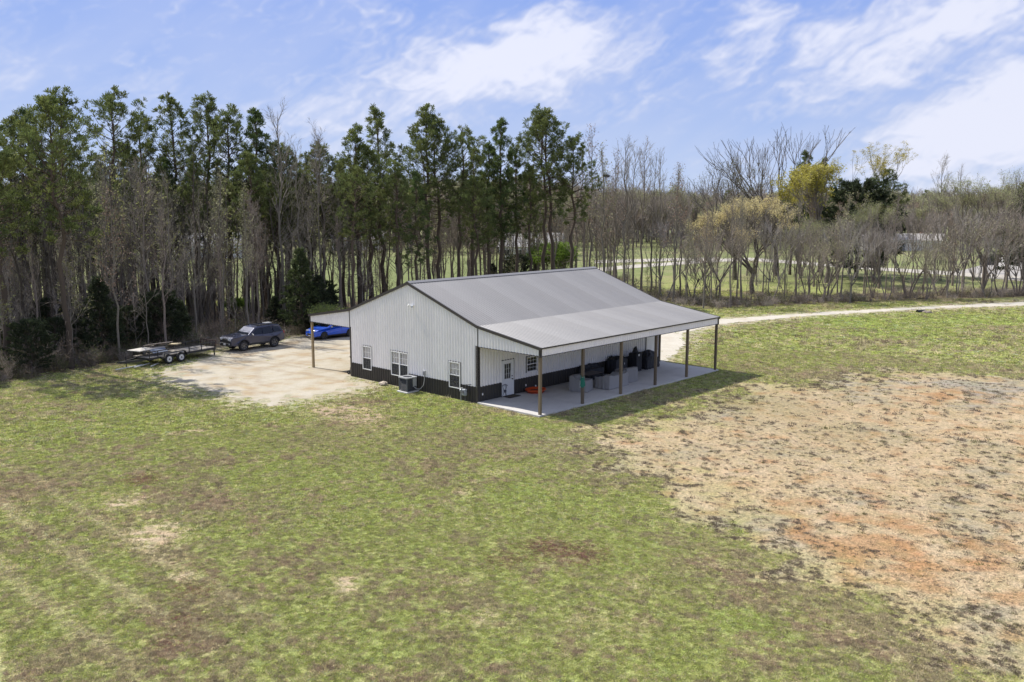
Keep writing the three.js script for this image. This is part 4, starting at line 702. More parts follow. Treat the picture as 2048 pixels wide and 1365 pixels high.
// flat utility trailer
{
  const a = 12 * R, t = thing('utility_trailer', 'flat black tandem-axle trailer with white wheels and plank deck at the wood edge', 'trailer', [-26.5, 0.02, 6.55], a);
  const fr = std([0.02, 0.02, 0.022], 0.55), deckY = 0.62, hw = 0.86, z0 = -4.35, z1 = 1.55;   // local z forward = tongue
  for (let k = 0; k < 9; k++) part('deck_plank', box(0.185, 0.04, z1 - z0 - 0.06, -hw + 0.1 + k * 0.192, deckY, (z0 + z1) / 2 + (k % 2) * 0.01), std([0.4 + (k % 3) * 0.03, 0.375 + (k % 3) * 0.025, 0.34 + (k % 3) * 0.02], 0.9, { map: woodTile }), t);
  part('frame', merge([box(0.08, 0.13, z1 - z0, -hw - 0.02, deckY - 0.09, (z0 + z1) / 2), box(0.08, 0.13, z1 - z0, hw + 0.02, deckY - 0.09, (z0 + z1) / 2), ...[0, 1, 2, 3, 4, 5, 6].map((k) => box(hw * 2, 0.09, 0.06, 0, deckY - 0.09, z0 + 0.05 + k * 0.96))]), fr, t);
  for (const s of [-1, 1]) {
    part('rail', bar([s * (hw + 0.03), deckY + 0.42, z0 + 0.1], [s * (hw + 0.03), deckY + 0.42, z1 - 0.1], 0.06), fr, t);
    for (const z of [z0 + 0.1, z0 + 1.3, z0 + 2.4, 0.75, z1 - 0.1]) part('stake', box(0.05, 0.44, 0.05, s * (hw + 0.03), deckY + 0.2, z), fr, t);
    part('mid_rail', bar([s * (hw + 0.03), deckY + 0.2, z0 + 0.1], [s * (hw + 0.03), deckY + 0.2, z0 + 2.4], 0.03), fr, t);
    const fs = new THREE.Shape([[-1.05, 0.42], [-1.05, 0.55], [-0.85, 0.8], [0.85, 0.8], [1.05, 0.55], [1.05, 0.42], [1.02, 0.42], [1.02, 0.54], [0.83, 0.775], [-0.83, 0.775], [-1.02, 0.54], [-1.02, 0.42]].map((p) => new THREE.Vector2(...p)));
    part('fender', new THREE.ExtrudeGeometry(fs, { depth: 0.26, bevelEnabled: false }).rotateY(-Math.PI / 2).translate(s * (hw + 0.2) + 0.13, 0.02, -0.52), std([0.035, 0.035, 0.035], 0.4), t);
    for (const z of [0, -1.04]) {
      const g = folder('wheel', t); g.position.set(s * (hw + 0.2), 0.355, z); g.rotation.y = s > 0 ? 0 : Math.PI;
      part('tyre', new THREE.LatheGeometry([[0.19, -0.1], [0.31, -0.1], [0.355, -0.06], [0.355, 0.06], [0.31, 0.1], [0.19, 0.1]].map((p) => new THREE.Vector2(...p)), 26).rotateZ(-Math.PI / 2), tyreMat, g);
      const rl = [new THREE.TorusGeometry(0.195, 0.02, 6, 26).rotateY(Math.PI / 2).translate(0.085, 0, 0), new THREE.RingGeometry(0.055, 0.11, 20).rotateY(Math.PI / 2).translate(0.085, 0, 0)]; for (let k = 0; k < 8; k++) rl.push(box(0.025, 0.1, 0.075, 0.08, 0.145, 0).rotateX(k * 45 * R));
      part('rim', merge(rl), std([0.72, 0.72, 0.72], 0.4), g); part('hub', cyl(0.05, 0.045, 0.08, 14).rotateZ(-Math.PI / 2).translate(0.09, 0, 0), fr, g);
    }
  }
  part('front_rail', merge([bar([-hw, deckY + 0.42, z1 - 0.08], [hw, deckY + 0.42, z1 - 0.08], 0.06), bar([-hw, deckY + 0.2, z1 - 0.08], [hw, deckY + 0.2, z1 - 0.08], 0.035)]), fr, t);
  part('tongue', merge([bar([-hw * 0.75, deckY - 0.12, z1 - 0.3], [0, deckY - 0.16, z1 + 1.55], 0.08, 0.12), bar([hw * 0.75, deckY - 0.12, z1 - 0.3], [0, deckY - 0.161, z1 + 1.55], 0.08, 0.121), box(0.12, 0.1, 0.3, 0, deckY - 0.14, z1 + 1.65)]), fr, t);
  part('jack', merge([cyl(0.035, 0.035, 0.8).translate(0, 0.45, z1 + 1.15), box(0.16, 0.02, 0.16, 0, 0.05, z1 + 1.15), bar([0, 0.84, z1 + 1.15], [0.18, 0.84, z1 + 1.15], 0.02)]), fr, t);
  part('rear_gate', merge([bar([-hw, deckY + 0.02, z0 - 0.05], [-hw, deckY + 0.5, z0 - 0.1], 0.05), bar([hw, deckY + 0.02, z0 - 0.05], [hw, deckY + 0.5, z0 - 0.1], 0.05), bar([-hw, deckY + 0.5, z0 - 0.1], [hw, deckY + 0.5, z0 - 0.1], 0.05), ...[0, 1, 2, 3].map((k) => bar([-hw + 0.34 * (k + 1), deckY + 0.02, z0 - 0.05], [-hw + 0.34 * (k + 1), deckY + 0.5, z0 - 0.1], 0.03))]), std([0.055, 0.03, 0.025], 0.7), t);
  part('rear_stand', box(0.07, 0.56, 0.07, hw - 0.05, 0.28, z0 + 0.06), fr, t);
  part('axle', merge([0, -1.04].map((z) => bar([-hw - 0.1, 0.355, z], [hw + 0.1, 0.355, z], 0.07))), fr, t);
  const place = (x, y, z) => [-26.5 + x * Math.cos(a) + z * Math.sin(a), y, 6.55 - x * Math.sin(a) + z * Math.cos(a)];
  const panel = (name, label, x, y, z, w, d, turn, col, tilt = 0) => { const q = thing(name, label, 'board', place(x, y, z), a + turn); q.rotation.z = tilt; part('sheet', rbox(w, 0.05, d, 0.008), std(col, 0.85, { map: woodTile }), q); part('batten', rbox(w * 0.92, 0.04, 0.09, 0.006, 0, -0.046, d * 0.3), std(col.map((v) => v * 0.8), 0.9), q); part('batten', rbox(w * 0.92, 0.04, 0.09, 0.006, 0, -0.046, -d * 0.3), std(col.map((v) => v * 0.8), 0.9), q); };
  panel('plywood_board', 'pale grey board lying across the front rails of the trailer', -0.35, 1.12, 0.75, 1.2, 2.4, 0.12, [0.62, 0.6, 0.56]);
  panel('plywood_board', 'weathered tan board tilted up on top of the load at the trailer rear side', -0.5, 1.33, -0.35, 1.1, 1.7, -0.12, [0.6, 0.52, 0.43], 0.2);
  panel('plywood_board', 'small yellow board at the end of the boards on the trailer', -0.1, 1.2, -1.45, 0.8, 0.6, 0.3, [0.6, 0.52, 0.34], 0.06);
  panel('plywood_board', 'blue-grey board leaning under the pale board on the trailer', 0.42, 0.98, 0.3, 0.45, 1.3, 0.05, [0.2, 0.24, 0.32], -0.5);
  for (let k = 0; k < 3; k++) { const p = tag(new THREE.Mesh(pipe([[0, 0, -1.1], [0.02, 0.02, 1.2]], 0.045, 8), std([0.55, 0.55, 0.53], 0.7)), ['long pale pole on the ground under the trailer tongue', 'middle pale pole beside the tongue of the trailer', 'short pale pole nearest the trailer wheels'][k], 'pole'); p.name = numbered('loose_pole'); p.position.set(...place(0.2 + k * 0.35, 0.09 + (k % 2) * 0.05, 2.6 - k * 0.75)); p.rotation.y = a + 0.12 + k * 0.22; p.scale.z = 1 - 0.2 * k; scene.add(shadows(p)); }
}
// far houses and small things past the trees
function house(label, x, z, turn, w, d, h, roofH, wallC, roofC, kind = 'house') {
  const t = thing('far_house', label, 'house', [x, 0, z], turn), wm = std(wallC, 0.8), rm = std(roofC, 0.85);
  part('wall', box(w, h, d, 0, h / 2, 0), wm, t);
  const s = new THREE.Shape([[-d / 2 - 0.4, -0.1], [0, roofH], [d / 2 + 0.4, -0.1]].map((p) => new THREE.Vector2(...p)));
  const rf = part('roof', new THREE.ExtrudeGeometry(s, { depth: w + 0.8, bevelEnabled: false }).translate(0, 0, -w / 2 - 0.4).rotateY(Math.PI / 2).translate(0, h, 0), rm, t);
  part('chimney', box(0.7, 1.4, 0.7, w * 0.25, h + roofH * 0.8, -0.6), std([0.25, 0.14, 0.1], 0.9), rf);
  for (let k = 0; k < 4; k++) { const wn = part('window', box(1.1, 1.3, 0.08, -w / 2 + w * (k + 0.5) / 4, h * 0.55, d / 2 + 0.01), carGlass, t); part('frame', merge([box(1.3, 0.1, 0.1, -w / 2 + w * (k + 0.5) / 4, h * 0.55 + 0.7, d / 2 + 0.02), box(1.3, 0.1, 0.1, -w / 2 + w * (k + 0.5) / 4, h * 0.55 - 0.7, d / 2 + 0.02), box(0.08, 1.3, 0.1, -w / 2 + w * (k + 0.5) / 4, h * 0.55, d / 2 + 0.022)]), mats.frame, wn); }
  part('door', box(1, 2.1, 0.1, 0, 1.05, d / 2 + 0.02), std([0.3, 0.3, 0.32], 0.6), t);
}
house('white house glimpsed through the pines behind the trailer', -150, -62, 1.2, 14, 8, 3, 2.6, [0.7, 0.7, 0.7], [0.3, 0.29, 0.29]);
house('grey-roofed house glimpsed behind the last tall pines', -93, -108, 0.6, 13, 9, 3, 2.8, [0.62, 0.6, 0.56], [0.27, 0.26, 0.25]);
house('long low white house beyond the far right trees', -50, -208, 0.5, 20, 8, 2.8, 1.6, [0.72, 0.7, 0.67], [0.35, 0.33, 0.31]);
house('pale house behind the wood left of the barn roof', -158, -110, 0.9, 14, 9, 3, 2.6, [0.62, 0.58, 0.52], [0.22, 0.2, 0.2]);
{
  const s = thing('notice_board', 'dark board on two posts by the street at far right', 'sign', [-8.1, 0, -131.2], 0.55);
  part('board', rbox(3.0, 1.8, 0.12, 0.03, 0, 2.3, 0), std([0.05, 0.05, 0.055], 0.7), s); for (const x of [-1.1, 1.1]) part('post', box(0.16, 3.0, 0.16, x, 1.5, -0.15), std([0.1, 0.085, 0.07], 0.9), s);
  const p = thing('drain_pipe', 'dark drain pipe mouth in the grass beside the curved gravel drive', 'drain pipe', [3.0, 0, -63.6], 0.9);
  part('pipe', new THREE.CylinderGeometry(0.22, 0.22, 0.8, 20, 1, true).rotateZ(Math.PI / 2).translate(0.3, 0.08, 0), Object.assign(std([0.03, 0.03, 0.03], 0.7), { side: THREE.DoubleSide }), p);
  part('rim', new THREE.TorusGeometry(0.22, 0.03, 6, 24).rotateY(Math.PI / 2).translate(0.7, 0.08, 0), std([0.12, 0.11, 0.1], 0.8), p);
  part('stone_heap', merge([0, 1, 2, 3, 4].map((k) => { const g = new THREE.IcosahedronGeometry(0.22 + 0.06 * (k % 3), 1); return g.scale(1.3, 0.6, 1).translate(0.9 + 0.25 * Math.cos(k * 1.9), 0.05, 0.7 * Math.sin(k * 1.3)); })), std([0.2, 0.17, 0.14], 0.95), p);
}

// ---------------------------------------------------------------- trees
const barkMat = new THREE.MeshStandardMaterial({ vertexColors: true, roughness: 0.95 }), leafMat = new THREE.MeshPhysicalMaterial({ vertexColors: true, roughness: 0.95, side: THREE.DoubleSide, transmission: 0.35, thickness: 0 }), twigMat = new THREE.MeshStandardMaterial({ vertexColors: true, roughness: 0.9, side: THREE.DoubleSide });
leafMat.specularIntensity = 0.4; barkMat.specularIntensity = 0.25;
const V = (x, y, z) => [x, y, z];
const add = (a, b, t = 1) => [a[0] + b[0] * t, a[1] + b[1] * t, a[2] + b[2] * t];
const norm = (a) => { const l = Math.hypot(...a) || 1; return [a[0] / l, a[1] / l, a[2] / l]; };
const cross = (a, b) => [a[1] * b[2] - a[2] * b[1], a[2] * b[0] - a[0] * b[2], a[0] * b[1] - a[1] * b[0]];
const tone = (c, r, s = 0.25) => { const k = 1 + (r() - 0.5) * 2 * s; return [c[0] * k, c[1] * k, c[2] * k]; };
function aside(d, ang, r) {                                         // a direction turned away from d by ang, at a chance bearing
  const p = norm(cross(d, Math.abs(d[1]) > 0.9 ? [1, 0, 0] : [0, 1, 0])), q = cross(d, p), w = r() * 2 * Math.PI;
  return norm(add(add([d[0] * Math.cos(ang), d[1] * Math.cos(ang), d[2] * Math.cos(ang)], p, Math.sin(ang) * Math.cos(w)), q, Math.sin(ang) * Math.sin(w)));
}
function twig(mb, a, d, len, w, col, r) {                           // the finest wood: one thin sliver
  const s = norm(cross(d, [r() - 0.5, r() - 0.5, r() - 0.5])), b = add(a, d, len);
  mb.tri(add(a, s, w), add(a, s, -w), b, col);
}
function needleTuft(mb, c, d, size, col, r, n = 14) {                // a pompom of needles, each a sliver widening to a soft end
  for (let k = 0; k < n; k++) {
    const q = norm(add(aside(d, 0.2 + r() * 1.15, r), [0, 0.15, 0])), s = norm(cross(q, [r() - 0.5, r() - 0.5, r() - 0.5])), l = size * (0.65 + r() * 0.5), w = size * 0.075, b = add(c, q, l), t = tone(col, r, 0.28);
    mb.tri(add(c, q, -0.03), add(b, s, w), add(b, s, -w), t);
  }
}
function wander(r, a, b, n, amp) { const out = []; for (let k = 0; k <= n; k++) { const t = k / n, e = Math.sin(Math.PI * t) * amp; out.push([lerp(a[0], b[0], t) + (r() - 0.5) * e, lerp(a[1], b[1], t) + (k && k < n ? (r() - 0.5) * e * 0.4 : 0), lerp(a[2], b[2], t) + (r() - 0.5) * e]); } return out; }

// a loblolly pine: bare lower trunk with dead snags, branches with needle tufts above
function makePine(seed, H, { base, width, lean = 0, dens = 1, top = 1, col = [0.132, 0.168, 0.055], shape = 0.42 }) {
  const r = makeRng(seed), wood = new MB(), crown = new MB(), bark = [0.082, 0.066, 0.054];
  const tip = [lean * (r() - 0.5) * 2, H, lean * (r() - 0.5) * 2], N = 12, pts = wander(r, [0, -0.2, 0], tip, N, 0.5);
  const rad = pts.map((_, k) => 0.21 * Math.pow(1 - k / N, 0.7) * (k === 0 ? 1.3 : 1) + 0.018), cols = pts.map((_, k) => { const t = k / N; return [lerp(bark[0], 0.15, t * 0.6), lerp(bark[1], 0.108, t * 0.6), lerp(bark[2], 0.08, t * 0.6)]; });
  wood.tube(pts, rad, 8, cols);
  const on = (h) => { const f = clamp((h + 0.2) / (H + 0.2)) * N, k = Math.min(N - 1, Math.floor(f)), t = f - k; return [lerp(pts[k][0], pts[k + 1][0], t), lerp(pts[k][1], pts[k + 1][1], t), lerp(pts[k][2], pts[k + 1][2], t)]; };
  const y0 = H * base;
  for (let k = 0; k < 26; k++) { const h = H * 0.12 + r() * (y0 * 1.1 - H * 0.12), a = r() * 6.283, l = 0.4 + r() * r() * 2.4, d = norm([Math.cos(a), -0.15 + r() * 0.35, Math.sin(a)]), p = on(h), m = add(p, d, l * 0.6), e = add(add(p, d, l), [0, -0.15 * l, 0]); wood.tube([p, m, e], [0.03, 0.018, 0.005], 3, [0.12, 0.1, 0.085]); for (let q = 0; q < 3; q++) twig(wood, add(p, d, l * (0.4 + 0.2 * q)), aside(d, 0.8, r), 0.3 + r() * 0.5, 0.008, [0.13, 0.11, 0.1], r); }
  const nb = Math.round(74 * dens);
  let ang = r() * 6;
  for (let k = 0; k < nb; k++) {
    const t = (k + r() * 0.6) / nb, h = lerp(y0, H - 0.25, Math.pow(t, 0.92)), s = (h - y0) / (H - y0);
    ang += 2.4 + (r() - 0.5) * 0.9;
    const prof = s < shape ? lerp(0.62, 1, Math.pow(s / shape, 0.7)) : lerp(1, 0.1 * top, Math.pow((s - shape) / (1 - shape), 1.15 * (1 / top)));
    const gap = noise3(Math.cos(ang) * 1.3 + seed, h * 0.35, Math.sin(ang) * 1.3) > 0.42 ? 0.5 : 1;
    const L = width * prof * (0.65 + r() * 0.5) * gap, pitch = lerp(0.08, 1.15, Math.pow(s, 0.9)) + (r() - 0.5) * 0.45, d = norm([Math.cos(ang), Math.tan(pitch * 0.85), Math.sin(ang)]), p = on(h);
    const mid = add(add(p, d, L * 0.55), [0, -0.05 * L, 0]), end = add(add(p, d, L), [(r() - 0.5) * 0.2 * L, 0.16 * L, (r() - 0.5) * 0.2 * L]), thick = 0.02 + 0.014 * L * (1 - s * 0.5);
    wood.tube([p, mid, end], [thick, thick * 0.6, 0.008], 3, [0.1, 0.075, 0.058]);
    const nt = Math.max(2, Math.round((3 + L * 3.2) * (0.7 + 0.5 * r())));
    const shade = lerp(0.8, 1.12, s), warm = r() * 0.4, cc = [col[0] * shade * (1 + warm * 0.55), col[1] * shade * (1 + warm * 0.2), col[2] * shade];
    for (let q = 0; q < nt; q++) {
      const f = 0.34 + 0.66 * Math.sqrt((q + r()) / nt), c0 = f < 0.55 ? add(p, [mid[0] - p[0], mid[1] - p[1], mid[2] - p[2]], f / 0.55) : add(mid, [end[0] - mid[0], end[1] - mid[1], end[2] - mid[2]], (f - 0.55) / 0.45);
      const sd = norm(add(aside(d, 0.5 + r() * 0.7, r), [0, 0.45, 0])), l = (0.25 + r() * 0.5) * (1.1 - f * 0.5) * Math.min(1, L * 0.6), c1 = add(c0, sd, l);
      twig(wood, c0, sd, l, 0.011, [0.1, 0.075, 0.055], r);
      needleTuft(crown, c1, norm(add(sd, [0, 0.5, 0])), 0.28 + r() * 0.15, tone(cc, r, 0.25), r, 16);
    }
    needleTuft(crown, end, norm(add(d, [0, 0.7, 0])), 0.32 + r() * 0.08, cc, r, 14);
  }
  for (let k = 0; k < 7; k++) needleTuft(crown, add(on(H - 0.1), [(r() - 0.5) * 0.35, -k * 0.16 + 0.1, (r() - 0.5) * 0.35]), [0, 1, 0], 0.3, col, r, 14);
  return { trunk: wood.geo(), crown: crown.geo() };
}
// a leafless tree with one leader and rising side branches
function makeBare(seed, H, { first = 0.3, spread = 0.2, n = 30, steep = 0.75, bud = null, budN = 0, col = [0.2, 0.178, 0.146], r0 = 0.13, twiggy = 1 }) {
  const r = makeRng(seed), wood = new MB(), fine = new MB(), tc = [col[0] * 1.35, col[1] * 1.34, col[2] * 1.28];
  const N = 9, tip = [(r() - 0.5) * H * 0.06, H, (r() - 0.5) * H * 0.06], pts = wander(r, [0, -0.2, 0], tip, N, H * 0.03), rad = pts.map((_, k) => r0 * (H / 16) * Math.pow(1 - k / N, 0.8) * (k === 0 ? 1.35 : 1) + 0.009);
  wood.tube(pts, rad, 7, col);
  const on = (h) => { const f = clamp((h + 0.2) / (H + 0.2)) * N, k = Math.min(N - 1, Math.floor(f)), t = f - k; return [lerp(pts[k][0], pts[k + 1][0], t), lerp(pts[k][1], pts[k + 1][1], t), lerp(pts[k][2], pts[k + 1][2], t)]; };
  const leaf = (c) => { for (let q = 0; q < budN; q++) { const o = [(r() - 0.5) * 0.5, (r() - 0.5) * 0.5, (r() - 0.5) * 0.5], s = norm([r() - 0.5, r() - 0.5, r() - 0.5]), u = norm(cross(s, [r() - 0.5, r() - 0.5, r() - 0.5])), z = 0.07 + r() * 0.07, p = add(c, o); fine.tri(add(p, s, z), add(p, u, z * 0.8), add(p, s, -z), tone(bud, r, 0.25)); } };
  for (let k = 0; k < n; k++) {
    const t = Math.pow((k + r() * 0.8) / n, 0.9), h = lerp(H * first, H * 0.97, t), p = on(h), a = r() * 6.283, up = steep * (0.75 + 0.5 * r()) + t * 0.4, d = norm([Math.cos(a), Math.tan(Math.min(1.35, up)), Math.sin(a)]);
    const L = (H * spread * (1 - t * 0.75) + 0.5) * (0.6 + r() * 0.75), m = add(add(p, d, L * 0.5), [(r() - 0.5) * L * 0.1, 0.02 * L, (r() - 0.5) * L * 0.1]), e = add(add(p, norm(add(d, [0, 0.35, 0])), L), [(r() - 0.5) * L * 0.12, 0, (r() - 0.5) * L * 0.12]), w = 0.009 + 0.012 * L;
    wood.tube([p, m, e], [w, w * 0.62, 0.006], 3, col);
    const ns = Math.round((2.6 + L * 1.5) * twiggy);
    for (let q = 0; q < ns; q++) {
      const f = 0.25 + 0.75 * (q + r()) / ns, c0 = f < 0.5 ? add(p, [m[0] - p[0], m[1] - p[1], m[2] - p[2]], f * 2) : add(m, [e[0] - m[0], e[1] - m[1], e[2] - m[2]], f * 2 - 1), sd = norm(add(aside(d, 0.45 + r() * 0.5, r), [0, 0.25, 0])), l = (0.35 + 0.75 * r()) * (0.4 + 0.3 * L) * (1.15 - f * 0.5);
      const c1 = add(c0, sd, l);
      fine.tube([c0, c1], [0.010, 0.004], 3, tc);
      const nw = Math.round((2 + l * 4.5) * twiggy);
      for (let j = 0; j < nw; j++) { const g = 0.25 + 0.75 * r(), c2 = add(c0, sd, l * g), td = norm(add(aside(sd, 0.4 + r() * 0.5, r), [0, 0.2, 0])), tl = 0.18 + r() * 0.5; twig(fine, c2, td, tl, 0.009, tone(tc, r, 0.2), r); if (budN && r() < 0.8) leaf(add(c2, td, tl * 0.8)); }
      if (budN) leaf(c1);
    }
  }
  return { trunk: wood.geo(), twigs: fine.geo() };
}
// a tree that forks again and again into a fan of limbs
function makeForked(seed, H, { fork = 0.28, limbs = 4, spread = 0.55, depth = 5, bud = null, budN = 0, col = [0.19, 0.16, 0.135], r0 = 0.3, stems = 1, droop = 0, leafSize = 0.09, outer = 0 }) {
  const r = makeRng(seed), wood = new MB(), fine = new MB(), tc = [col[0] * 1.4, col[1] * 1.4, col[2] * 1.42];
  const leaf = (c, k = budN) => { for (let q = 0; q < k; q++) { const o = [(r() - 0.5) * 0.75, (r() - 0.5) * 0.6, (r() - 0.5) * 0.75], s = norm([r() - 0.5, r() - 0.5, r() - 0.5]), u = norm(cross(s, [r() - 0.5, r() - 0.5, r() - 0.5])), z = leafSize * (0.6 + r() * 0.8), p = add(c, o); fine.tri(add(p, s, z), add(p, u, z * 0.9), add(p, s, -z), tone(bud, r, 0.28)); } };
  const grow = (p, d, L, w, lev) => {
    const m = add(add(p, d, L * 0.5), [(r() - 0.5) * L * 0.16, (r() - 0.5) * L * 0.06, (r() - 0.5) * L * 0.16]), e = add(add(p, d, L), [(r() - 0.5) * L * 0.12, L * 0.05 - droop * L * 0.2, (r() - 0.5) * L * 0.12]);
    (lev > depth - 2 ? fine : wood).tube([p, m, e], [w, w * 0.82, w * 0.62], lev < 2 ? 7 : lev < 4 ? 4 : 3, lev > depth - 2 ? tc : col);
    if (lev >= depth) {
      for (let j = 0; j < 9; j++) { const c = add(p, [e[0] - p[0], e[1] - p[1], e[2] - p[2]], 0.2 + 0.8 * r()), td = norm(add(aside(d, 0.35 + r() * 0.6, r), [0, 0.15 - droop, 0])), tl = 0.25 + r() * 0.65; twig(fine, c, td, tl, 0.010, tone(tc, r, 0.2), r); if (budN) leaf(add(c, td, tl * 0.7), Math.ceil(budN / 3)); }
      if (budN) leaf(e); return;
    }
    const n = lev === 0 ? limbs : r() < 0.45 ? 3 : 2;
    for (let k = 0; k < n; k++) { const nd = norm(add(aside(d, (lev === 0 ? spread : spread * 0.75) * (0.6 + 0.7 * r()), r), [0, 0.22 - droop, 0])); grow(k === 0 && lev ? e : add(p, [e[0] - p[0], e[1] - p[1], e[2] - p[2]], 0.75 + 0.25 * r()), nd, L * (lev === 0 ? 0.95 : 0.72 + 0.16 * r()), w * (n === 3 ? 0.54 : 0.62), lev + 1); }
    if (lev >= 2) for (let j = 0; j < 3; j++) { const c = add(p, [e[0] - p[0], e[1] - p[1], e[2] - p[2]], r()), td = aside(d, 0.7 + r() * 0.4, r), tl = 0.4 + r() * 0.7; twig(fine, c, td, tl, 0.012, tc, r); if (budN) leaf(add(c, td, tl), 2); }
  };
  const L0 = H * fork;
  for (let s = 0; s < stems; s++) { const a = (s / stems) * 6.283 + r(), tilt = stems > 1 ? 0.22 + r() * 0.22 : 0.03; grow([Math.cos(a) * 0.18 * (stems > 1), -0.15, Math.sin(a) * 0.18 * (stems > 1)], norm([Math.cos(a) * tilt, 1, Math.sin(a) * tilt]), L0 + 0.15, r0 * (stems > 1 ? 0.6 + 0.4 * r() : 1), 0); }
  const both = [wood, fine].map((m) => { let hi = 0; for (let k = 1; k < m.p.length; k += 3) hi = Math.max(hi, m.p[k]); return hi; }), k = H / Math.max(...both);
  for (const m of [wood, fine]) for (let q = 0; q < m.p.length; q++) m.p[q] *= q % 3 === 1 ? k : Math.min(1.25, Math.max(0.8, k));
  return { trunk: wood.geo(), twigs: fine.geo() };
}
// a dark cedar: a ragged cone of sprays down to the ground
function makeCedar(seed, H, { width = 0.26, col = [0.05, 0.066, 0.03], round = 0 }) {
  const r = makeRng(seed), wood = new MB(), crown = new MB();
  wood.tube(wander(r, [0, -0.1, 0], [0, H, 0], 6, 0.2), [0.13, 0.11, 0.09, 0.07, 0.05, 0.03, 0.01].map((v) => v * H / 6), 6, [0.09, 0.07, 0.055]);
  const nb = 120;
  for (let k = 0; k < nb; k++) {
    const t = (k + r()) / nb, h = lerp(0.08 * H, H, t), a = k * 2.4 + r(), prof = round ? Math.pow(Math.sin(Math.PI * Math.pow(t * 0.94 + 0.05, 0.8)), 0.55) : Math.pow(1 - t, 0.8), L = H * width * prof * (0.7 + 0.5 * r()) + 0.12, d = norm([Math.cos(a), 0.3 + 0.5 * t - 0.25 * r(), Math.sin(a)]), p = [0, h, 0], e = add(p, d, L);
    wood.tube([p, e], [0.02, 0.005], 3, [0.1, 0.08, 0.06]);
    const n = Math.round(4 + L * 7);
    for (let q = 0; q < n; q++) { const f = 0.3 + 0.7 * Math.sqrt((q + r()) / n), c = add(add(p, d, L * f), [(r() - 0.5) * 0.25, (r() - 0.5) * 0.25, (r() - 0.5) * 0.25]), sd = norm(add(aside(d, 0.7 * r(), r), [0, 0.15, 0])), cc = tone(col, r, 0.35); for (let j = 0; j < 7; j++) { const qd = aside(sd, 0.2 + 0.8 * r(), r), s = norm(cross(qd, [r() - 0.5, r() - 0.5, r() - 0.5])), l = 0.2 + 0.22 * r(); crown.tri(add(c, s, 0.04), add(c, s, -0.04), add(c, qd, l), cc); } }
  }
  return { trunk: wood.geo(), crown: crown.geo() };
}
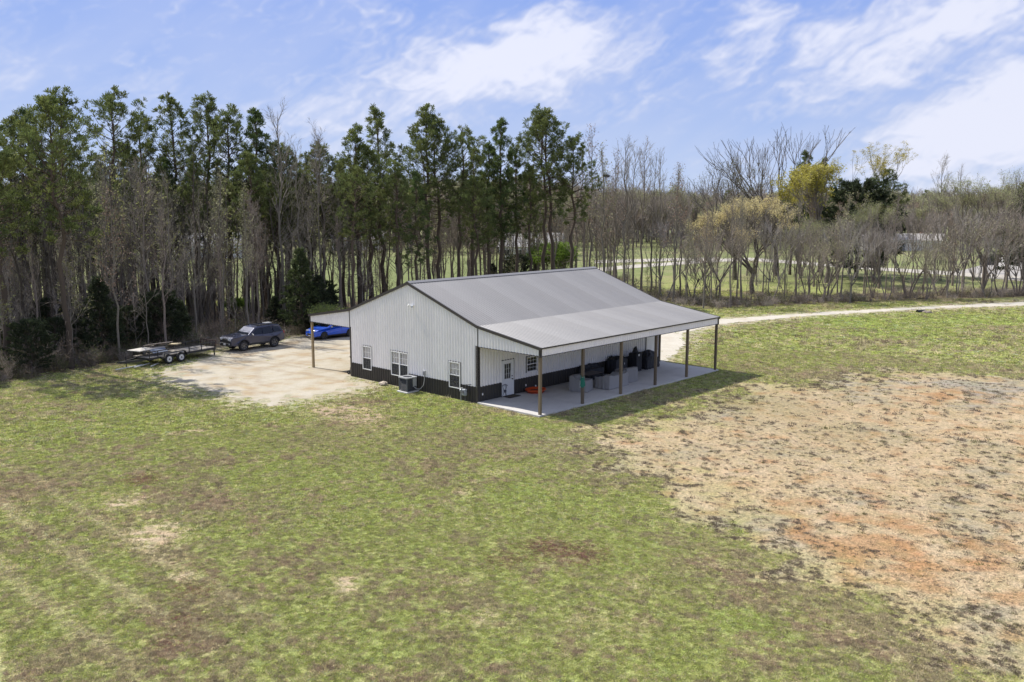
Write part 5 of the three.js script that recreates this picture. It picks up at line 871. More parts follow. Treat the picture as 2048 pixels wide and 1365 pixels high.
const protos = {
  pine: [[1, 18, { base: 0.5, width: 3.4, lean: 1.1, dens: 0.85, top: 2.3, shape: 0.5 }], [2, 18, { base: 0.48, width: 3.6, lean: 0.7, dens: 0.88, top: 2.0, shape: 0.55 }], [3, 19, { base: 0.56, width: 3.1, lean: 1.0, dens: 0.7, top: 3.0, shape: 0.65 }], [4, 17, { base: 0.44, width: 3.0, dens: 0.78, top: 1.8 }], [5, 19, { base: 0.48, width: 3.1, lean: 0.8, dens: 0.74, top: 1.9, shape: 0.4 }], [6, 19, { base: 0.46, width: 3.5, lean: 0.5, dens: 0.9, top: 2.8, shape: 0.6 }], [7, 18, { base: 0.36, width: 2.7, dens: 1.0, top: 1.4, col: [0.09, 0.135, 0.045] }]].map((a) => makePine(...a)),
  bare: [[21, 18, { first: 0.35, spread: 0.2, n: 34 }], [22, 17, { first: 0.4, spread: 0.17, n: 36, twiggy: 1.3, col: [0.215, 0.185, 0.155] }], [23, 16, { first: 0.3, spread: 0.16, n: 28 }], [24, 17, { first: 0.38, spread: 0.15, n: 30, steep: 0.9 }], [25, 18, { first: 0.32, spread: 0.13, n: 32, steep: 0.95, col: [0.21, 0.175, 0.15] }], [26, 18, { first: 0.3, spread: 0.14, n: 30, bud: [0.26, 0.17, 0.12], budN: 1 }], [27, 17, { first: 0.35, spread: 0.12, n: 34, steep: 1.0, bud: [0.3, 0.29, 0.15], budN: 1 }], [28, 17, { first: 0.25, spread: 0.2, n: 36, twiggy: 1.2 }]].map((a) => makeBare(...a)),
  sapling: [[31, 8, { first: 0.3, spread: 0.2, n: 16, r0: 0.1 }], [32, 7, { first: 0.2, spread: 0.24, n: 16, r0: 0.1, col: [0.28, 0.245, 0.22] }], [33, 9, { first: 0.35, spread: 0.18, n: 16, r0: 0.1, bud: [0.17, 0.17, 0.06], budN: 1 }]].map((a) => makeBare(...a)),
  oak: [[41, 24, { fork: 0.3, limbs: 5, spread: 0.5, depth: 5, r0: 0.5, col: [0.1, 0.086, 0.075] }], [42, 20, { fork: 0.22, limbs: 6, spread: 0.75, depth: 5, r0: 0.44, col: [0.11, 0.095, 0.083], bud: [0.2, 0.2, 0.11], budN: 2 }]].map((a) => makeForked(...a)),
  oakbud: [[43, 22, { fork: 0.36, limbs: 3, spread: 0.5, depth: 5, r0: 0.36, bud: [0.42, 0.36, 0.08], budN: 15, col: [0.19, 0.175, 0.155], leafSize: 0.12 }]].map((a) => makeForked(...a)),
  multi: [[51, 10, { fork: 0.26, limbs: 3, spread: 0.45, depth: 4, stems: 4, r0: 0.13 }], [52, 10, { fork: 0.3, limbs: 4, spread: 0.6, depth: 4, stems: 2, r0: 0.14, col: [0.21, 0.19, 0.17] }], [53, 9, { fork: 0.24, limbs: 3, spread: 0.5, depth: 4, stems: 3, r0: 0.12, bud: [0.36, 0.36, 0.18], budN: 2, leafSize: 0.05 }], [54, 10, { fork: 0.32, limbs: 3, spread: 0.5, depth: 4, stems: 2, r0: 0.13 }]].map((a) => makeForked(...a)),
  budcream: [[61, 13, { fork: 0.26, limbs: 5, spread: 0.62, depth: 5, r0: 0.34, bud: [0.62, 0.53, 0.27], budN: 13, leafSize: 0.085, col: [0.12, 0.1, 0.085] }], [62, 10, { fork: 0.24, limbs: 4, spread: 0.55, depth: 4, r0: 0.17, bud: [0.55, 0.46, 0.25], budN: 9, leafSize: 0.075 }]].map((a) => makeForked(...a)),
  budyellow: [[63, 17, { fork: 0.2, limbs: 6, spread: 0.5, depth: 5, r0: 0.3, bud: [0.4, 0.36, 0.075], budN: 10, leafSize: 0.11 }]].map((a) => makeForked(...a)),
  budgreen: [[64, 16, { fork: 0.24, limbs: 5, spread: 0.55, depth: 5, r0: 0.26, bud: [0.34, 0.36, 0.17], budN: 9, leafSize: 0.06 }], [65, 13, { fork: 0.24, limbs: 5, spread: 0.5, depth: 5, r0: 0.22, bud: [0.32, 0.33, 0.15], budN: 7, leafSize: 0.055 }], [66, 12, { fork: 0.2, limbs: 4, spread: 0.5, depth: 5, r0: 0.2, bud: [0.3, 0.3, 0.11], budN: 9, leafSize: 0.06 }]].map((a) => makeForked(...a)),
  budlime: [[67, 7, { fork: 0.16, limbs: 5, spread: 0.5, depth: 4, stems: 4, r0: 0.09, bud: [0.2, 0.3, 0.045], budN: 16, leafSize: 0.1 }], [68, 3.2, { fork: 0.2, limbs: 4, spread: 0.8, depth: 4, stems: 3, r0: 0.05, bud: [0.24, 0.3, 0.08], budN: 8, leafSize: 0.06 }]].map((a) => makeForked(...a)),
  cedar: [[71, 6, { width: 0.3 }], [72, 6, { width: 0.42, round: 1 }], [73, 7, { width: 0.26, col: [0.075, 0.1, 0.035] }]].map((a) => makeCedar(...a)),
};
const baseH = { pine: [18, 18, 19, 17, 19, 19, 18], bare: [18, 17, 16, 17, 18, 18, 17, 17], sapling: [8, 7, 9], oak: [24, 20], oakbud: [22], multi: [10, 10, 9, 10], budcream: [13, 10], budyellow: [17], budgreen: [16, 13, 12], budlime: [7, 3.2], cedar: [6, 6, 7] };
const treeName = { pine: 'pine_tree', bare: 'leafless_tree', sapling: 'sapling', oak: 'spreading_tree', oakbud: 'budding_oak', multi: 'forked_tree', budcream: 'blossom_tree', budyellow: 'yellow_tree', budgreen: 'budding_tree', budlime: 'leafy_shrub', cedar: 'cedar_tree' };
const first = new Map();
function plant(kind, variant, x, z, h, turn, label, group, squash = 1) {
  const list = protos[kind], v = variant % list.length, key = kind + v, k = h / baseH[kind][v];
  let o = first.get(key);
  const sc = [k * squash, k, k * squash];
  if (!o) {
    o = thing(treeName[kind], label, 'tree', [x, 0, z], turn, group); first.set(key, o); o.scale.set(...sc);
    part('trunk', list[v].trunk, barkMat, o);
    if (list[v].crown) part('crown', list[v].crown, leafMat, o); else part('crown', list[v].twigs, kind.startsWith('bud') || kind === 'oakbud' ? leafMat : twigMat, o);
    return o;
  }
  return copyOf(o, treeName[kind], [x, 0, z], turn, sc, label, group);
}
const TREES = [
['pine',-47.1,5.6,20.8,0,'tall pine with a leaning open top, the left one of a close pair'],
['pine',-28.9,11.8,18.1,1,'pine with the thickest trunk at the lawn, right one of a close pair'],
['pine',-53.1,-1.2,21.8,2,'tall pine with a wind-swept lollipop top, next right of the close pair'],
['pine',-30.7,15.3,17.0,3,'pine cut by the left edge of the picture, right at the lawn'],
['pine',-51.1,7.6,19.0,4],
['pine',-45.1,12.4,17.7,1],
['pine',-55.4,-5.9,20.2,3],
['pine',-51.1,-7.0,22.0,4,'pine behind the trailer with a tall pointed see-through crown'],
['pine',-50.2,-10.2,21.7,5,'pine behind the grey vehicle with a narrow ragged crown and thick trunk'],
['pine',-46.8,-10.4,20.5,2],
['pine',-45.5,-13.4,20.8,6,'dense dark conical pine left of the lone leafless tree top'],
['pine',-51.4,6.1,19.7,6],
['pine',-55.6,-3.9,17.4,1],
['pine',-43.7,-15.7,16.8,3],
['pine',-42.4,-17.0,16.4,4],
['pine',-44.4,-14.4,17.4,1],
['pine',-40.1,-17.4,16.9,5],
['pine',-39.7,-19.5,15.9,6],
['pine',-54.8,1.9,16.7,5],
['pine',-51.0,-6.5,15.9,6],
['pine',-46.5,-12.4,16.0,0],
['pine',-49.0,9.1,16.1,2],
['pine',-53.5,4.2,15.1,4],
['pine',-35.8,-18.6,18.6,3,'short pine with a small round top, left of the tall pines behind the roof'],
['pine',-37.3,-22.9,21.0,4,'tall pine behind the gable peak with an open speckled crown'],
['pine',-34.8,-19.5,16.8,1],
['pine',-35.6,-27.6,21.2,0,'tall pine behind the front of the roof with a loose pointed crown'],
['pine',-35.7,-29.4,19.8,5],
['pine',-35.0,-31.3,19.0,2],
['pine',-35.5,-34.2,17.4,3],
['pine',-34.3,-37.5,20.8,6,'dense rounded pine behind the middle of the roof ridge'],
['pine',-35.3,-36.5,18.1,6],
['pine',-33.8,-39.4,17.7,3],
['pine',-32.7,-43.4,21.7,5,'broad-topped pine behind the roof, the last tall one before the leafless trees'],
['pine',-32.0,-44.1,21.4,2,'slimmer pine crossing the broad-topped last pine'],
['pine',-31.2,-46.3,18.9,1],
['pine',-31.8,-39.8,15.8,4],
['pine',-31.1,-19.8,15.0,0],
['pine',-31.6,-14.5,14.4,2],
['pine',-31.6,-22.5,14.6,6],
['pine',-30.2,-29.6,14.0,1],
['bare',-37.4,-10.9,20.0,0,'tall leafless tree rising alone into the sky between the pines'],
['bare',-38.3,-16.3,18.4,1,'leafless tree with a brushy twig top left of the short round pine'],
['bare',-36.2,-14.0,17.0,2],
['bare',-36.8,-12.5,16.6,3],
['bare',-32.3,-50.1,18.8,4],
['bare',-34.1,-53.5,20.7,5,'thin leafless tree just right of the last tall pine'],
['bare',-30.4,-51.9,18.1,6,'leafless tree holding a dark nest near its top'],
['bare',-29.3,-54.6,19.0,7],
['bare',-31.6,-59.5,18.5,0],
['bare',-30.0,-59.2,18.9,1],
['bare',-29.1,-60.1,17.7,2],
['bare',-29.0,-62.0,17.8,3],
['bare',-32.6,-56.8,17.7,5],
['bare',-27.0,-62.0,15.3,6],
['oak',-32.1,-101.0,24.7,0,'large spreading leafless tree, its fan of limbs highest on the right',1.25],
['oak',-33.1,-89.0,20.0,1,'leafless tree with a lacy pale rounded crown beside the large spreading one'],
['pine',-31.3,-107.9,20.4,6,'dark dense pine right of the large spreading leafless tree'],
['pine',-30.4,-113.5,19.5,6],
['pine',-31.5,-104.6,17.0,6],
['budyellow',-20.3,-93.4,18.3,0,'tree in yellow-green spring leaf before the dark pines',1.1],
['oakbud',-25.2,-113.7,22.3,2,'tall oak with sparse yellow buds and pale forked limbs against the sky'],
['pine',-20.6,-114.9,17.1,1,'lone dark pine standing apart at right against the sky',1.15],
['cedar',-20.8,-105.9,14.6,1,'dark round evergreen below the tall budding oak'],
['budcream',-20.1,-70.3,13.1,0,'tree covered in cream spring blossom with a thick trunk',1.2],
['budcream',-19.4,-60.7,9.7,1,'small cream-budding tree beside the blossoming one'],
['bare',-6.0,-96.7,17.8,7,'leafless tree with the highest twig fan at far right'],
['bare',-4.8,-101.0,17.1,4],
['budgreen',-0.2,-98.8,16.8,0,'pale green budding tree, the fullest crown at far right'],
['budgreen',-1.8,-95.3,14.1,1],
['budgreen',-16.6,-101.9,12.4,2],
['bare',2.6,-99.4,15.6,3],
['bare',4.8,-99.6,15.8,1],
['cedar',-0.2,-120.0,15.3,0],
['multi',-3.4,-79.0,12.0,0,'many-stemmed leafless tree spreading like a vase at the end of the green strip'],
['multi',-6.3,-68.2,10.4,1,'leafless tree with long pale side branches before the curved drive'],
['multi',-11.7,-67.9,9.7,2],
['multi',-23.1,-60.4,10.6,3],
['multi',-18.2,-57.0,8.9,0],
['multi',-14.7,-65.1,10.3,1],
['multi',-8.9,-65.8,8.0,2],
['multi',-1.8,-85.7,11.9,3],
['multi',-6.6,-75.9,9.7,0],
['multi',0.3,-86.0,12.2,1],
['multi',2.0,-89.4,10.9,2],
['multi',4.3,-89.7,11.5,3],
['multi',6.0,-91.3,12.5,0,'crooked leafless tree leaning at the right edge of the picture'],
['multi',-4.4,-74.8,9.1,1],
['multi',-1.0,-77.9,7.9,2],
['multi',-24.3,-56.0,10.3,1],
['multi',-11.7,-63.1,7.4,3],
['cedar',-31.9,8.4,5.9,0,'dark evergreen shrub-tree between the thick pine trunk and the trailer'],
['cedar',-32.9,6.1,3.4,1],
['cedar',-32.1,3.7,4.4,1,'dark evergreen standing right behind the trailer'],
['cedar',-32.1,2.0,3.7,2],
['cedar',-31.6,-9.0,7.5,2,'dark cedar with drooping tips behind the gap between the parked cars'],
['cedar',-31.5,-10.8,5.0,0],
['cedar',-33.1,4.7,3.6,0],
['cedar',-37.5,-43.6,5.2,1],
['cedar',-39.7,-41.5,4.3,0],
['budlime',-38.0,-51.6,7.2,0,'bright green leafy shrub-tree just above the roof ridge'],
['budlime',-28.9,-9.8,3.2,1]
];

// words for where a tree stands, from what it stands behind, how deep in the wood and how tall
const places = [[-0.5, 'at the left edge'], [-0.41, 'left of the trailer'], [-0.34, 'behind the trailer tongue'], [-0.27, 'behind the trailer'], [-0.2, 'behind the grey wagon'], [-0.13, 'between the parked cars'], [-0.05, 'left of the gable peak'], [0.03, 'behind the gable peak'], [0.1, 'behind the roof ridge'], [0.17, 'past the end of the ridge'], [0.25, 'past the far porch corner'], [0.33, 'at the gravel drive bend'], [0.41, 'beyond the gravel drive'], [0.5, 'beyond the drain pipe'], [9, 'at the far right']];
const zoneOf = (x, z, h) => { const [d, s] = ahead(x, z), q = s / d, p = places.find((w) => q < w[0])[1], near = q < 0.1 ? 79 : 112, deep = q < 0.1 ? 92 : 126; const row = d < near ? 'in the front row ' : d < deep ? 'deep in the wood ' : 'in the back row '; return [row + p, p, h > 15 ? 'tall ' : h > 9 ? 'mid-height ' : h > 5 ? 'short ' : 'small ']; };
const kindWords = { pine: ['dark green pine', 'pines'], bare: ['leafless tree', 'leafless trees'], sapling: ['thin sapling', 'saplings'], multi: ['forked leafless tree', 'forked leafless trees'], cedar: ['dark cedar', 'cedars'], budgreen: ['pale green budding tree', 'budding trees'], budcream: ['cream budding tree', 'cream trees'], budlime: ['bright green shrub', 'green shrubs'] };
const stems = [];
function free(x, z, gap) { for (const [a, b] of stems) if ((a - x) ** 2 + (b - z) ** 2 < gap * gap) return false; stems.push([x, z]); return true; }
for (const [kind, x, z, h, v, label, wide] of TREES) {
  stems.push([x, z]);
  const [where, group, size] = zoneOf(x, z, h), kw = kindWords[kind];
  plant(kind, v, x, z, h, rnd() * 6.283, label ?? size + kw[0] + ' ' + where, label ? undefined : size + kw[1] + ' ' + group, (wide ?? 1) * (0.92 + rnd() * 0.15));
}
// the rest of the wood, tree by tree
function fill(kind, count, P, h0, h1, gap, weight) {
  let n = 0;
  for (let tries = 0; tries < count * 60 && n < count; tries++) {
    const x = lerp(P.box[0], P.box[1], rnd()), z = lerp(P.box[2], P.box[3], rnd());
    if (inside(P, x, z) < 0.3 || !nearFrame(x, z, 1.04) || (weight && rnd() > weight(x, z)) || !free(x, z, gap)) continue;
    const h = lerp(h0, h1, rnd()), [where, group, size] = zoneOf(x, z, h), kw = kindWords[kind];
    plant(kind, Math.floor(rnd() * 8), x, z, h, rnd() * 6.283, size + kw[0] + ' ' + where, size + kw[1] + ' ' + group, 0.85 + rnd() * 0.3); n++;
  }
}
const boxed = (P) => { const xs = P.map((q) => q[0]), zs = P.map((q) => q[1]); P.box = [Math.min(...xs), Math.max(...xs), Math.min(...zs), Math.max(...zs)]; return P; };
const leftWood = boxed([[-24, 22], [-27.4, 16.5], [-28.8, 11], [-29, 6.5], [-30.6, 0.8], [-31.8, -8.7], [-33, -18], [-46, -20], [-52, -4], [-56, 34], [-30, 34]]);
const deepWood = boxed([[-40, 30], [-36, 8], [-36, -14], [-44, -22], [-50, -20], [-54, -4], [-60, 34]]);
const backBelt = boxed([[-33, -14], [-36, -30], [-35, -44], [-27, -53], [-12.4, -50], [-16, -62], [-30, -62], [-40, -68], [-46, -80], [-54, -74], [-49, -48], [-46, -24]]);
const rightBelt = boxed([[-15, -51.5], [-11, -60], [-4.5, -71.5], [5.6, -87.5], [13, -102], [9, -106], [-2, -94], [-12, -80], [-20, -66], [-24, -58]]);
const rightBack = boxed([[-28, -70], [-14, -84], [-2, -98], [10, -112], [14, -128], [-8, -116], [-28, -112], [-44, -92]]);
fill('pine', 10, deepWood, 12, 16, 2.2, (x, z) => (x > -47 && z > -10 && z < 12 ? 0 : 1));
fill('bare', 66, leftWood, 8, 15, 1.4); fill('sapling', 60, leftWood, 3.5, 8, 0.9); fill('multi', 6, leftWood, 5, 8, 1.6, (x) => (x < -36 ? 1 : 0)); fill('cedar', 16, leftWood, 2, 4.2, 1.5); fill('budlime', 9, leftWood, 2, 4, 2);
fill('pine', 5, backBelt, 11, 15, 2.5, (x, z) => { const [d, s] = ahead(x, z); return s / d < 0.03 ? 1 : 0; }); fill('bare', 72, backBelt, 9, 16, 1.3); fill('sapling', 34, backBelt, 4, 8, 1.0);
fill('bare', 20, rightBelt, 8.5, 13.5, 2.0); fill('multi', 8, rightBelt, 8, 12, 3.5); fill('budgreen', 3, rightBelt, 9, 12, 4); fill('sapling', 26, rightBelt, 2.5, 6, 1.2);
fill('multi', 14, rightBack, 6, 10, 3); fill('bare', 14, rightBack, 9, 14, 3); fill('budgreen', 5, rightBack, 9, 12.5, 4);
// a dark bird's nest in a leafless tree
{ const g = new MB(), r = makeRng(5); for (let k = 0; k < 160; k++) { const d = norm([r() - 0.5, (r() - 0.5) * 0.7, r() - 0.5]), c = [d[0] * 0.26, d[1] * 0.2, d[2] * 0.26]; twig(g, c, norm([r() - 0.5, (r() - 0.5) * 0.4, r() - 0.5]), 0.45, 0.02, [0.05, 0.04, 0.03], r); }
  const t = TREES.find((q) => q[5]?.includes('nest')), m = new THREE.Mesh(g.geo(), leafMat); m.name = 'bird_nest'; m.position.set(t[1], t[3] * 0.83, t[2]); scene.add(shadows(tag(m, 'dark ball of twigs high in a leafless tree past the roof', 'nest'))); }

// thickets, litter and the far woods: nobody could count these
function scatter(name, label, geo, mat, spots, parent = scene) {
  const m = new THREE.InstancedMesh(geo, mat, spots.length), q = new THREE.Object3D(), c = new THREE.Color();
  spots.forEach((s, k) => { q.position.set(s.x, s.y ?? 0, s.z); q.rotation.set(s.tx ?? 0, s.a, s.tz ?? 0); q.scale.set(s.s, s.h ?? s.s, s.s); q.updateMatrix(); m.setMatrixAt(k, q.matrix); if (s.c) m.setColorAt(k, c.setRGB(...s.c)); });
  m.name = name; m.castShadow = m.receiveShadow = true; m.userData = { kind: 'stuff', label }; parent.add(m); return m;
}
function bushGeo(seed, n, col, leaf, leafN) {
  const r = makeRng(seed), mb = new MB();
  for (let k = 0; k < n; k++) { const a = r() * 6.283, d = norm([Math.cos(a) * (0.3 + r() * 0.7), 0.9 + r() * 0.6, Math.sin(a) * (0.3 + r() * 0.7)]), p = [(r() - 0.5) * 0.6, 0, (r() - 0.5) * 0.6], L = 0.5 + r() * 0.7, e = add(p, d, L), c = tone(col, r, 0.3); twig(mb, p, d, L, 0.012, c, r); for (let j = 0; j < 4; j++) { const q = add(p, d, L * (0.3 + 0.7 * r())), td = aside(d, 0.5 + 0.6 * r(), r), tl = 0.25 + 0.35 * r(); twig(mb, q, td, tl, 0.008, c, r); for (let i = 0; i < leafN; i++) { const o = add(q, td, tl * r()), s = norm([r() - 0.5, r() - 0.5, r() - 0.5]), u = norm(cross(s, [r(), r(), r() - 0.5])); mb.tri(add(o, s, 0.04), add(o, u, 0.035), add(o, s, -0.04), tone(leaf, r, 0.3)); } } }
  return mb.geo();
}
{
  const dry = bushGeo(81, 22, [0.24, 0.2, 0.17], [0.22, 0.165, 0.115], 1), dark = bushGeo(82, 20, [0.16, 0.13, 0.095], [0.12, 0.15, 0.05], 3), tangle = bushGeo(83, 26, [0.44, 0.39, 0.34], [0.34, 0.27, 0.2], 1);
  const spots = [[], [], []], R2 = makeRng(77);
  const throwIn = (P, n, weights, s0, s1) => { for (let t = 0, k = 0; t < n * 30 && k < n; t++) { const x = lerp(P.box[0], P.box[1], R2()), z = lerp(P.box[2], P.box[3], R2()); if (inside(P, x, z) < 0 || !nearFrame(x, z, 1.04)) continue; const w = R2(), i = w < weights[0] ? 0 : w < weights[0] + weights[1] ? 1 : 2, s = lerp(s0, s1, R2() * R2()); spots[i].push({ x, z, a: R2() * 6.28, s, h: s * (0.7 + 0.6 * R2()) }); k++; } };
  const leftEdge = boxed([[-22.5, 24], [-26, 17.2], [-28, 12], [-28.2, 7], [-30, 0.8], [-31, -8.7], [-32, -18], [-36, -18], [-35, 0], [-33, 14], [-30, 26]]);
  throwIn(leftEdge, 420, [0.35, 0.45, 0.2], 0.5, 1.7); throwIn(leftWood, 520, [0.55, 0.25, 0.2], 0.6, 2.2); throwIn(backBelt, 420, [0.6, 0.2, 0.2], 0.6, 2.0);
  const front = boxed([[-27, -55], [-15, -50.5], [-11.2, -59.5], [-4.6, -71.2], [5.4, -87.4], [13.2, -102], [10, -103], [3, -89.5], [-7, -74], [-14, -62], [-17, -55], [-26, -60]]);
  throwIn(front, 260, [0.35, 0.25, 0.4], 0.3, 1.7); throwIn(rightBelt, 150, [0.5, 0.15, 0.35], 0.4, 1.6);
  scatter('undergrowth', 'grey-brown leafless brush filling the floor of the wood', dry, leafMat, spots[0]);
  scatter('undergrowth', 'dark leafy brush along the shaded edge of the wood', dark, leafMat, spots[1]).name = 'shaded_undergrowth';
  scatter('undergrowth', 'pale tangled brambles along the gravel drive', tangle, leafMat, spots[2]).name = 'bramble_undergrowth';
}
{ // the thin poles deep in the wood, past counting
  const thin = [makeBare(111, 13, { first: 0.45, spread: 0.13, n: 9, r0: 0.14, col: [0.105, 0.088, 0.072], twiggy: 0.7 }), makeBare(112, 10, { first: 0.35, spread: 0.18, n: 10, r0: 0.11, col: [0.2, 0.172, 0.14], twiggy: 0.7 }), makeBare(113, 12, { first: 0.4, spread: 0.14, n: 11, r0: 0.12, col: [0.13, 0.108, 0.09], twiggy: 0.7, bud: [0.3, 0.31, 0.12], budN: 1 })].map((k) => mergeGeometries([k.trunk, k.twigs])), spots = [[], [], []], Rd = makeRng(314);
  const deep = boxed([[-36, 34], [-34, 12], [-34.5, 0], [-35, -14], [-38, -30], [-38, -48], [-46, -60], [-60, -52], [-66, -20], [-74, 4], [-82, 40]]);
  for (let k = 0, n = 0; k < 60000 && n < 360; k++) { const x = lerp(deep.box[0], deep.box[1], Rd()), z = lerp(deep.box[2], deep.box[3], Rd()); if (inside(deep, x, z) < 0 || !nearFrame(x, z, 1.04)) continue; const [d, s] = ahead(x, z), q = s / d; if (Rd() > smooth(-0.2, -0.45, q) * 0.7 + 0.3) continue; spots[Math.floor(Rd() * 3)].push({ x, z, a: Rd() * 6.28, s: 0.75 + 0.6 * Rd(), h: 0.6 + 0.75 * Rd(), tx: (Rd() - 0.5) * 0.09, tz: (Rd() - 0.5) * 0.09 }); n++; }
  ['deep_wood', 'deep_saplings', 'deep_budding_wood'].forEach((n, i) => scatter(n, ['dark thin trunks deep inside the pine wood', 'pale thin saplings deep inside the pine wood', 'thin budding trees deep inside the pine wood'][i], thin[i], leafMat, spots[i]));
}
{
  const farP = makePine(91, 18, { base: 0.3, width: 3.2, dens: 0.7, top: 1.6 }), farB = makeForked(92, 17, { fork: 0.24, limbs: 5, spread: 0.55, depth: 4, r0: 0.25, col: [0.23, 0.195, 0.17] }), farG = makeForked(93, 16, { fork: 0.22, limbs: 5, spread: 0.55, depth: 4, r0: 0.24, bud: [0.34, 0.34, 0.18], budN: 5, leafSize: 0.15 }), farR = makeForked(94, 15, { fork: 0.22, limbs: 5, spread: 0.5, depth: 4, r0: 0.22, bud: [0.3, 0.21, 0.16], budN: 3, leafSize: 0.12 });
  const kinds = [farP, farB, farG, farR].map((k) => mergeGeometries([k.trunk, k.crown ?? k.twigs])), spots = [[], [], [], []], Rf = makeRng(55);
  for (let k = 0; k < 1500; k++) {
    const d = 200 + 170 * Math.sqrt(Rf()), q = (Rf() * 2 - 1) * 0.62, x = CAM.x + FW[0] * d + RT[0] * d * q, z = CAM.z + FW[1] * d + RT[1] * d * q;
    if (d < 225 && q > 0.1 && Rf() < 0.75) continue;
    const w = Rf(), pineish = q < 0.06 ? 0.12 : 0.05, i = w < pineish ? 0 : w < 0.5 ? 1 : w < 0.8 ? 2 : 3, h = (q < 0.08 ? 1.05 : 0.92) * (0.75 + 0.5 * Rf());
    spots[i].push({ x, z, a: Rf() * 6.28, s: h * (1.05 + 0.3 * Rf()), h });
  }
  ['far_pine_wood', 'far_leafless_wood', 'far_budding_wood', 'far_russet_wood'].forEach((n, i) => scatter(n, ['dark pines of the far wood on the skyline', 'grey leafless trees of the far wood on the skyline', 'pale green trees of the far wood on the skyline', 'russet budding trees of the far wood on the skyline'][i], kinds[i], leafMat, spots[i]));
}

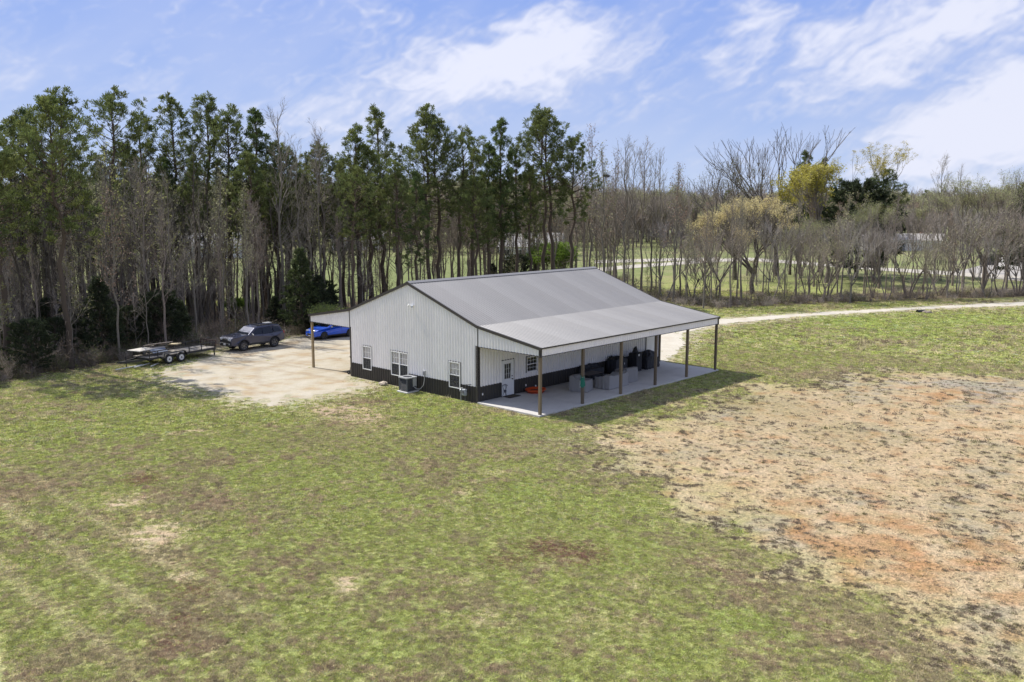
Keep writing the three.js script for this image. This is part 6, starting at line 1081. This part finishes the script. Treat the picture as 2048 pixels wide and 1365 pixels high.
// ---------------------------------------------------------------- grass and weeds
function tuftGeo(seed, n, spread, len, flat, wide) {
  const r = makeRng(seed), mb = new MB();
  for (let k = 0; k < n; k++) {
    const a = r() * 6.283, q = Math.sqrt(r()) * spread, p = [Math.cos(a) * q, 0, Math.sin(a) * q], b = r() * 6.283, tilt = flat * (0.4 + 0.8 * r()), d = norm([Math.cos(b) * Math.sin(tilt), Math.cos(tilt), Math.sin(b) * Math.sin(tilt)]), s = norm(cross(d, [Math.cos(a + 1), 0.3, Math.sin(a + 1)])), l = len * (0.5 + 0.8 * r()), t = 0.75 + 0.5 * r();
    mb.tri(add(p, s, wide), add(p, s, -wide), add(p, d, l), [t, t, t]);
  }
  return mb.geo();
}
{
  const blade = [tuftGeo(101, 13, 0.075, 0.055, 1.25, 0.012), tuftGeo(102, 13, 0.08, 0.05, 1.4, 0.015)], weed = [tuftGeo(103, 14, 0.085, 0.055, 1.3, 0.012), tuftGeo(104, 16, 0.11, 0.1, 1.15, 0.011)];
  const sets = [[], [], [], []], r = makeRng(606);
  const ringSpots = (d0, d1, per, s0) => {
    const ang = 0.56, area = ang * (d1 * d1 - d0 * d0), N = Math.round(area * per);
    for (let k = 0; k < N; k++) {
      const d = Math.sqrt(lerp(d0 * d0, d1 * d1, r())), q = Math.tan((r() * 2 - 1) * ang), L = d, cs = 1 / Math.sqrt(1 + q * q), x = CAM.x + (FW[0] + RT[0] * q) * L * cs, z = CAM.z + (FW[1] + RT[1] * q) * L * cs;
      if (x > -W - 0.05 && x < PORCH + 0.12 && z < 0.17 && z > -LEN - 0.2) continue;
      const g = groundAt(x, z);
      if (g.wood > 0.5 && r() < 0.6) continue;
      if (g.gravelIn > 0.15 && r() < 0.985) continue;
      if (g.back > 0.6) continue;
      const [n1, n2, n3, n4, n5] = g.n, sc = s0 * (0.6 + 0.8 * r()), y = heightAt(x, z, g) - 0.004;
      if (g.sand > 0.45) {                                          // dead tufts standing in clusters on the sand
        const cl = smooth(0.05, 0.5, n3 * 0.7 + n5 * 0.35 + n2 * 0.45 + 0.25 * n1 - 0.02 - 0.35 * (g.sand - 0.5) + smooth(0.9, 0.3, g.sand) * 0.4);
        if (r() > cl * 0.46 + 0.03) continue;
        const t = 0.7 + 0.6 * r(), c = r() < 0.62 ? [0.22, 0.175, 0.13] : r() < 0.6 ? [0.36, 0.31, 0.22] : [0.2, 0.19, 0.08];
        sets[r() < 0.5 ? 3 : 2].push({ x, y, z, a: r() * 6.28, s: sc * (0.45 + 0.6 * r()), c: c.map((v) => v * t) });
        continue;
      }
      if (r() < g.bare * 0.95) continue;
      const u = r(), t = 0.42 + 1.16 * Math.pow(r(), 0.9);
      let c, dryT = false;
      const m = r(); if (m < clamp(g.w.red) * 0.7) { c = [0.3, 0.175, 0.135]; sets[2].push({ x, y, z, a: r() * 6.28, s: sc, c: c.map((q2) => q2 * t) }); continue; }
      if (m < g.mow * 0.55) { c = [0.6, 0.55, 0.36]; sets[2].push({ x, y, z, a: r() * 6.28, s: sc * 0.8, c: c.map((q2) => q2 * t) }); continue; }
      if (u < g.brown * 0.72) { c = n4 > 0.2 ? [0.41, 0.32, 0.22] : [0.41, 0.35, 0.22]; dryT = true; }
      else if (u < g.brown * 0.72 + 0.1 + g.straw * 0.35) { c = [0.55, 0.48, 0.29]; dryT = r() < 0.6; }
      else { const v = r(); c = v < 0.4 - n2 * 0.16 + g.bright * 0.3 ? [0.43, 0.475, 0.14] : v < 0.86 ? [0.35, 0.37, 0.13] : v < 0.95 ? [0.48, 0.45, 0.15] : [0.42, 0.46, 0.31]; }
      sets[dryT ? (r() < 0.75 ? 2 : 3) : r() < 0.55 ? 0 : 1].push({ x, y, z, a: r() * 6.28, s: sc, c: c.map((q2) => q2 * t) });
    }
  };
  ringSpots(18.2, 30, 860, 0.63); ringSpots(30, 46, 330, 0.92); ringSpots(46, 72, 92, 1.5); ringSpots(72, 122, 13, 2.6);
  const gm = new THREE.MeshPhysicalMaterial({ vertexColors: true, roughness: 0.95, side: THREE.DoubleSide, transmission: 0.35, thickness: 0 }); gm.specularIntensity = 0.3;
  scatter('lawn_grass', 'green blades of the patchy lawn', blade[0], gm, sets[0]); scatter('lawn_clover', 'low spreading green weeds in the lawn', blade[1], gm, sets[1]);
  scatter('dry_grass', 'short brown and straw-coloured dead grass', weed[0], gm, sets[2]); scatter('dead_weeds', 'grey-brown dead weed tufts on the sand and lawn', weed[1], gm, sets[3]);
  console.log('tufts', sets.map((s) => s.length).join(' '));
}
renderer.render(scene, camera);
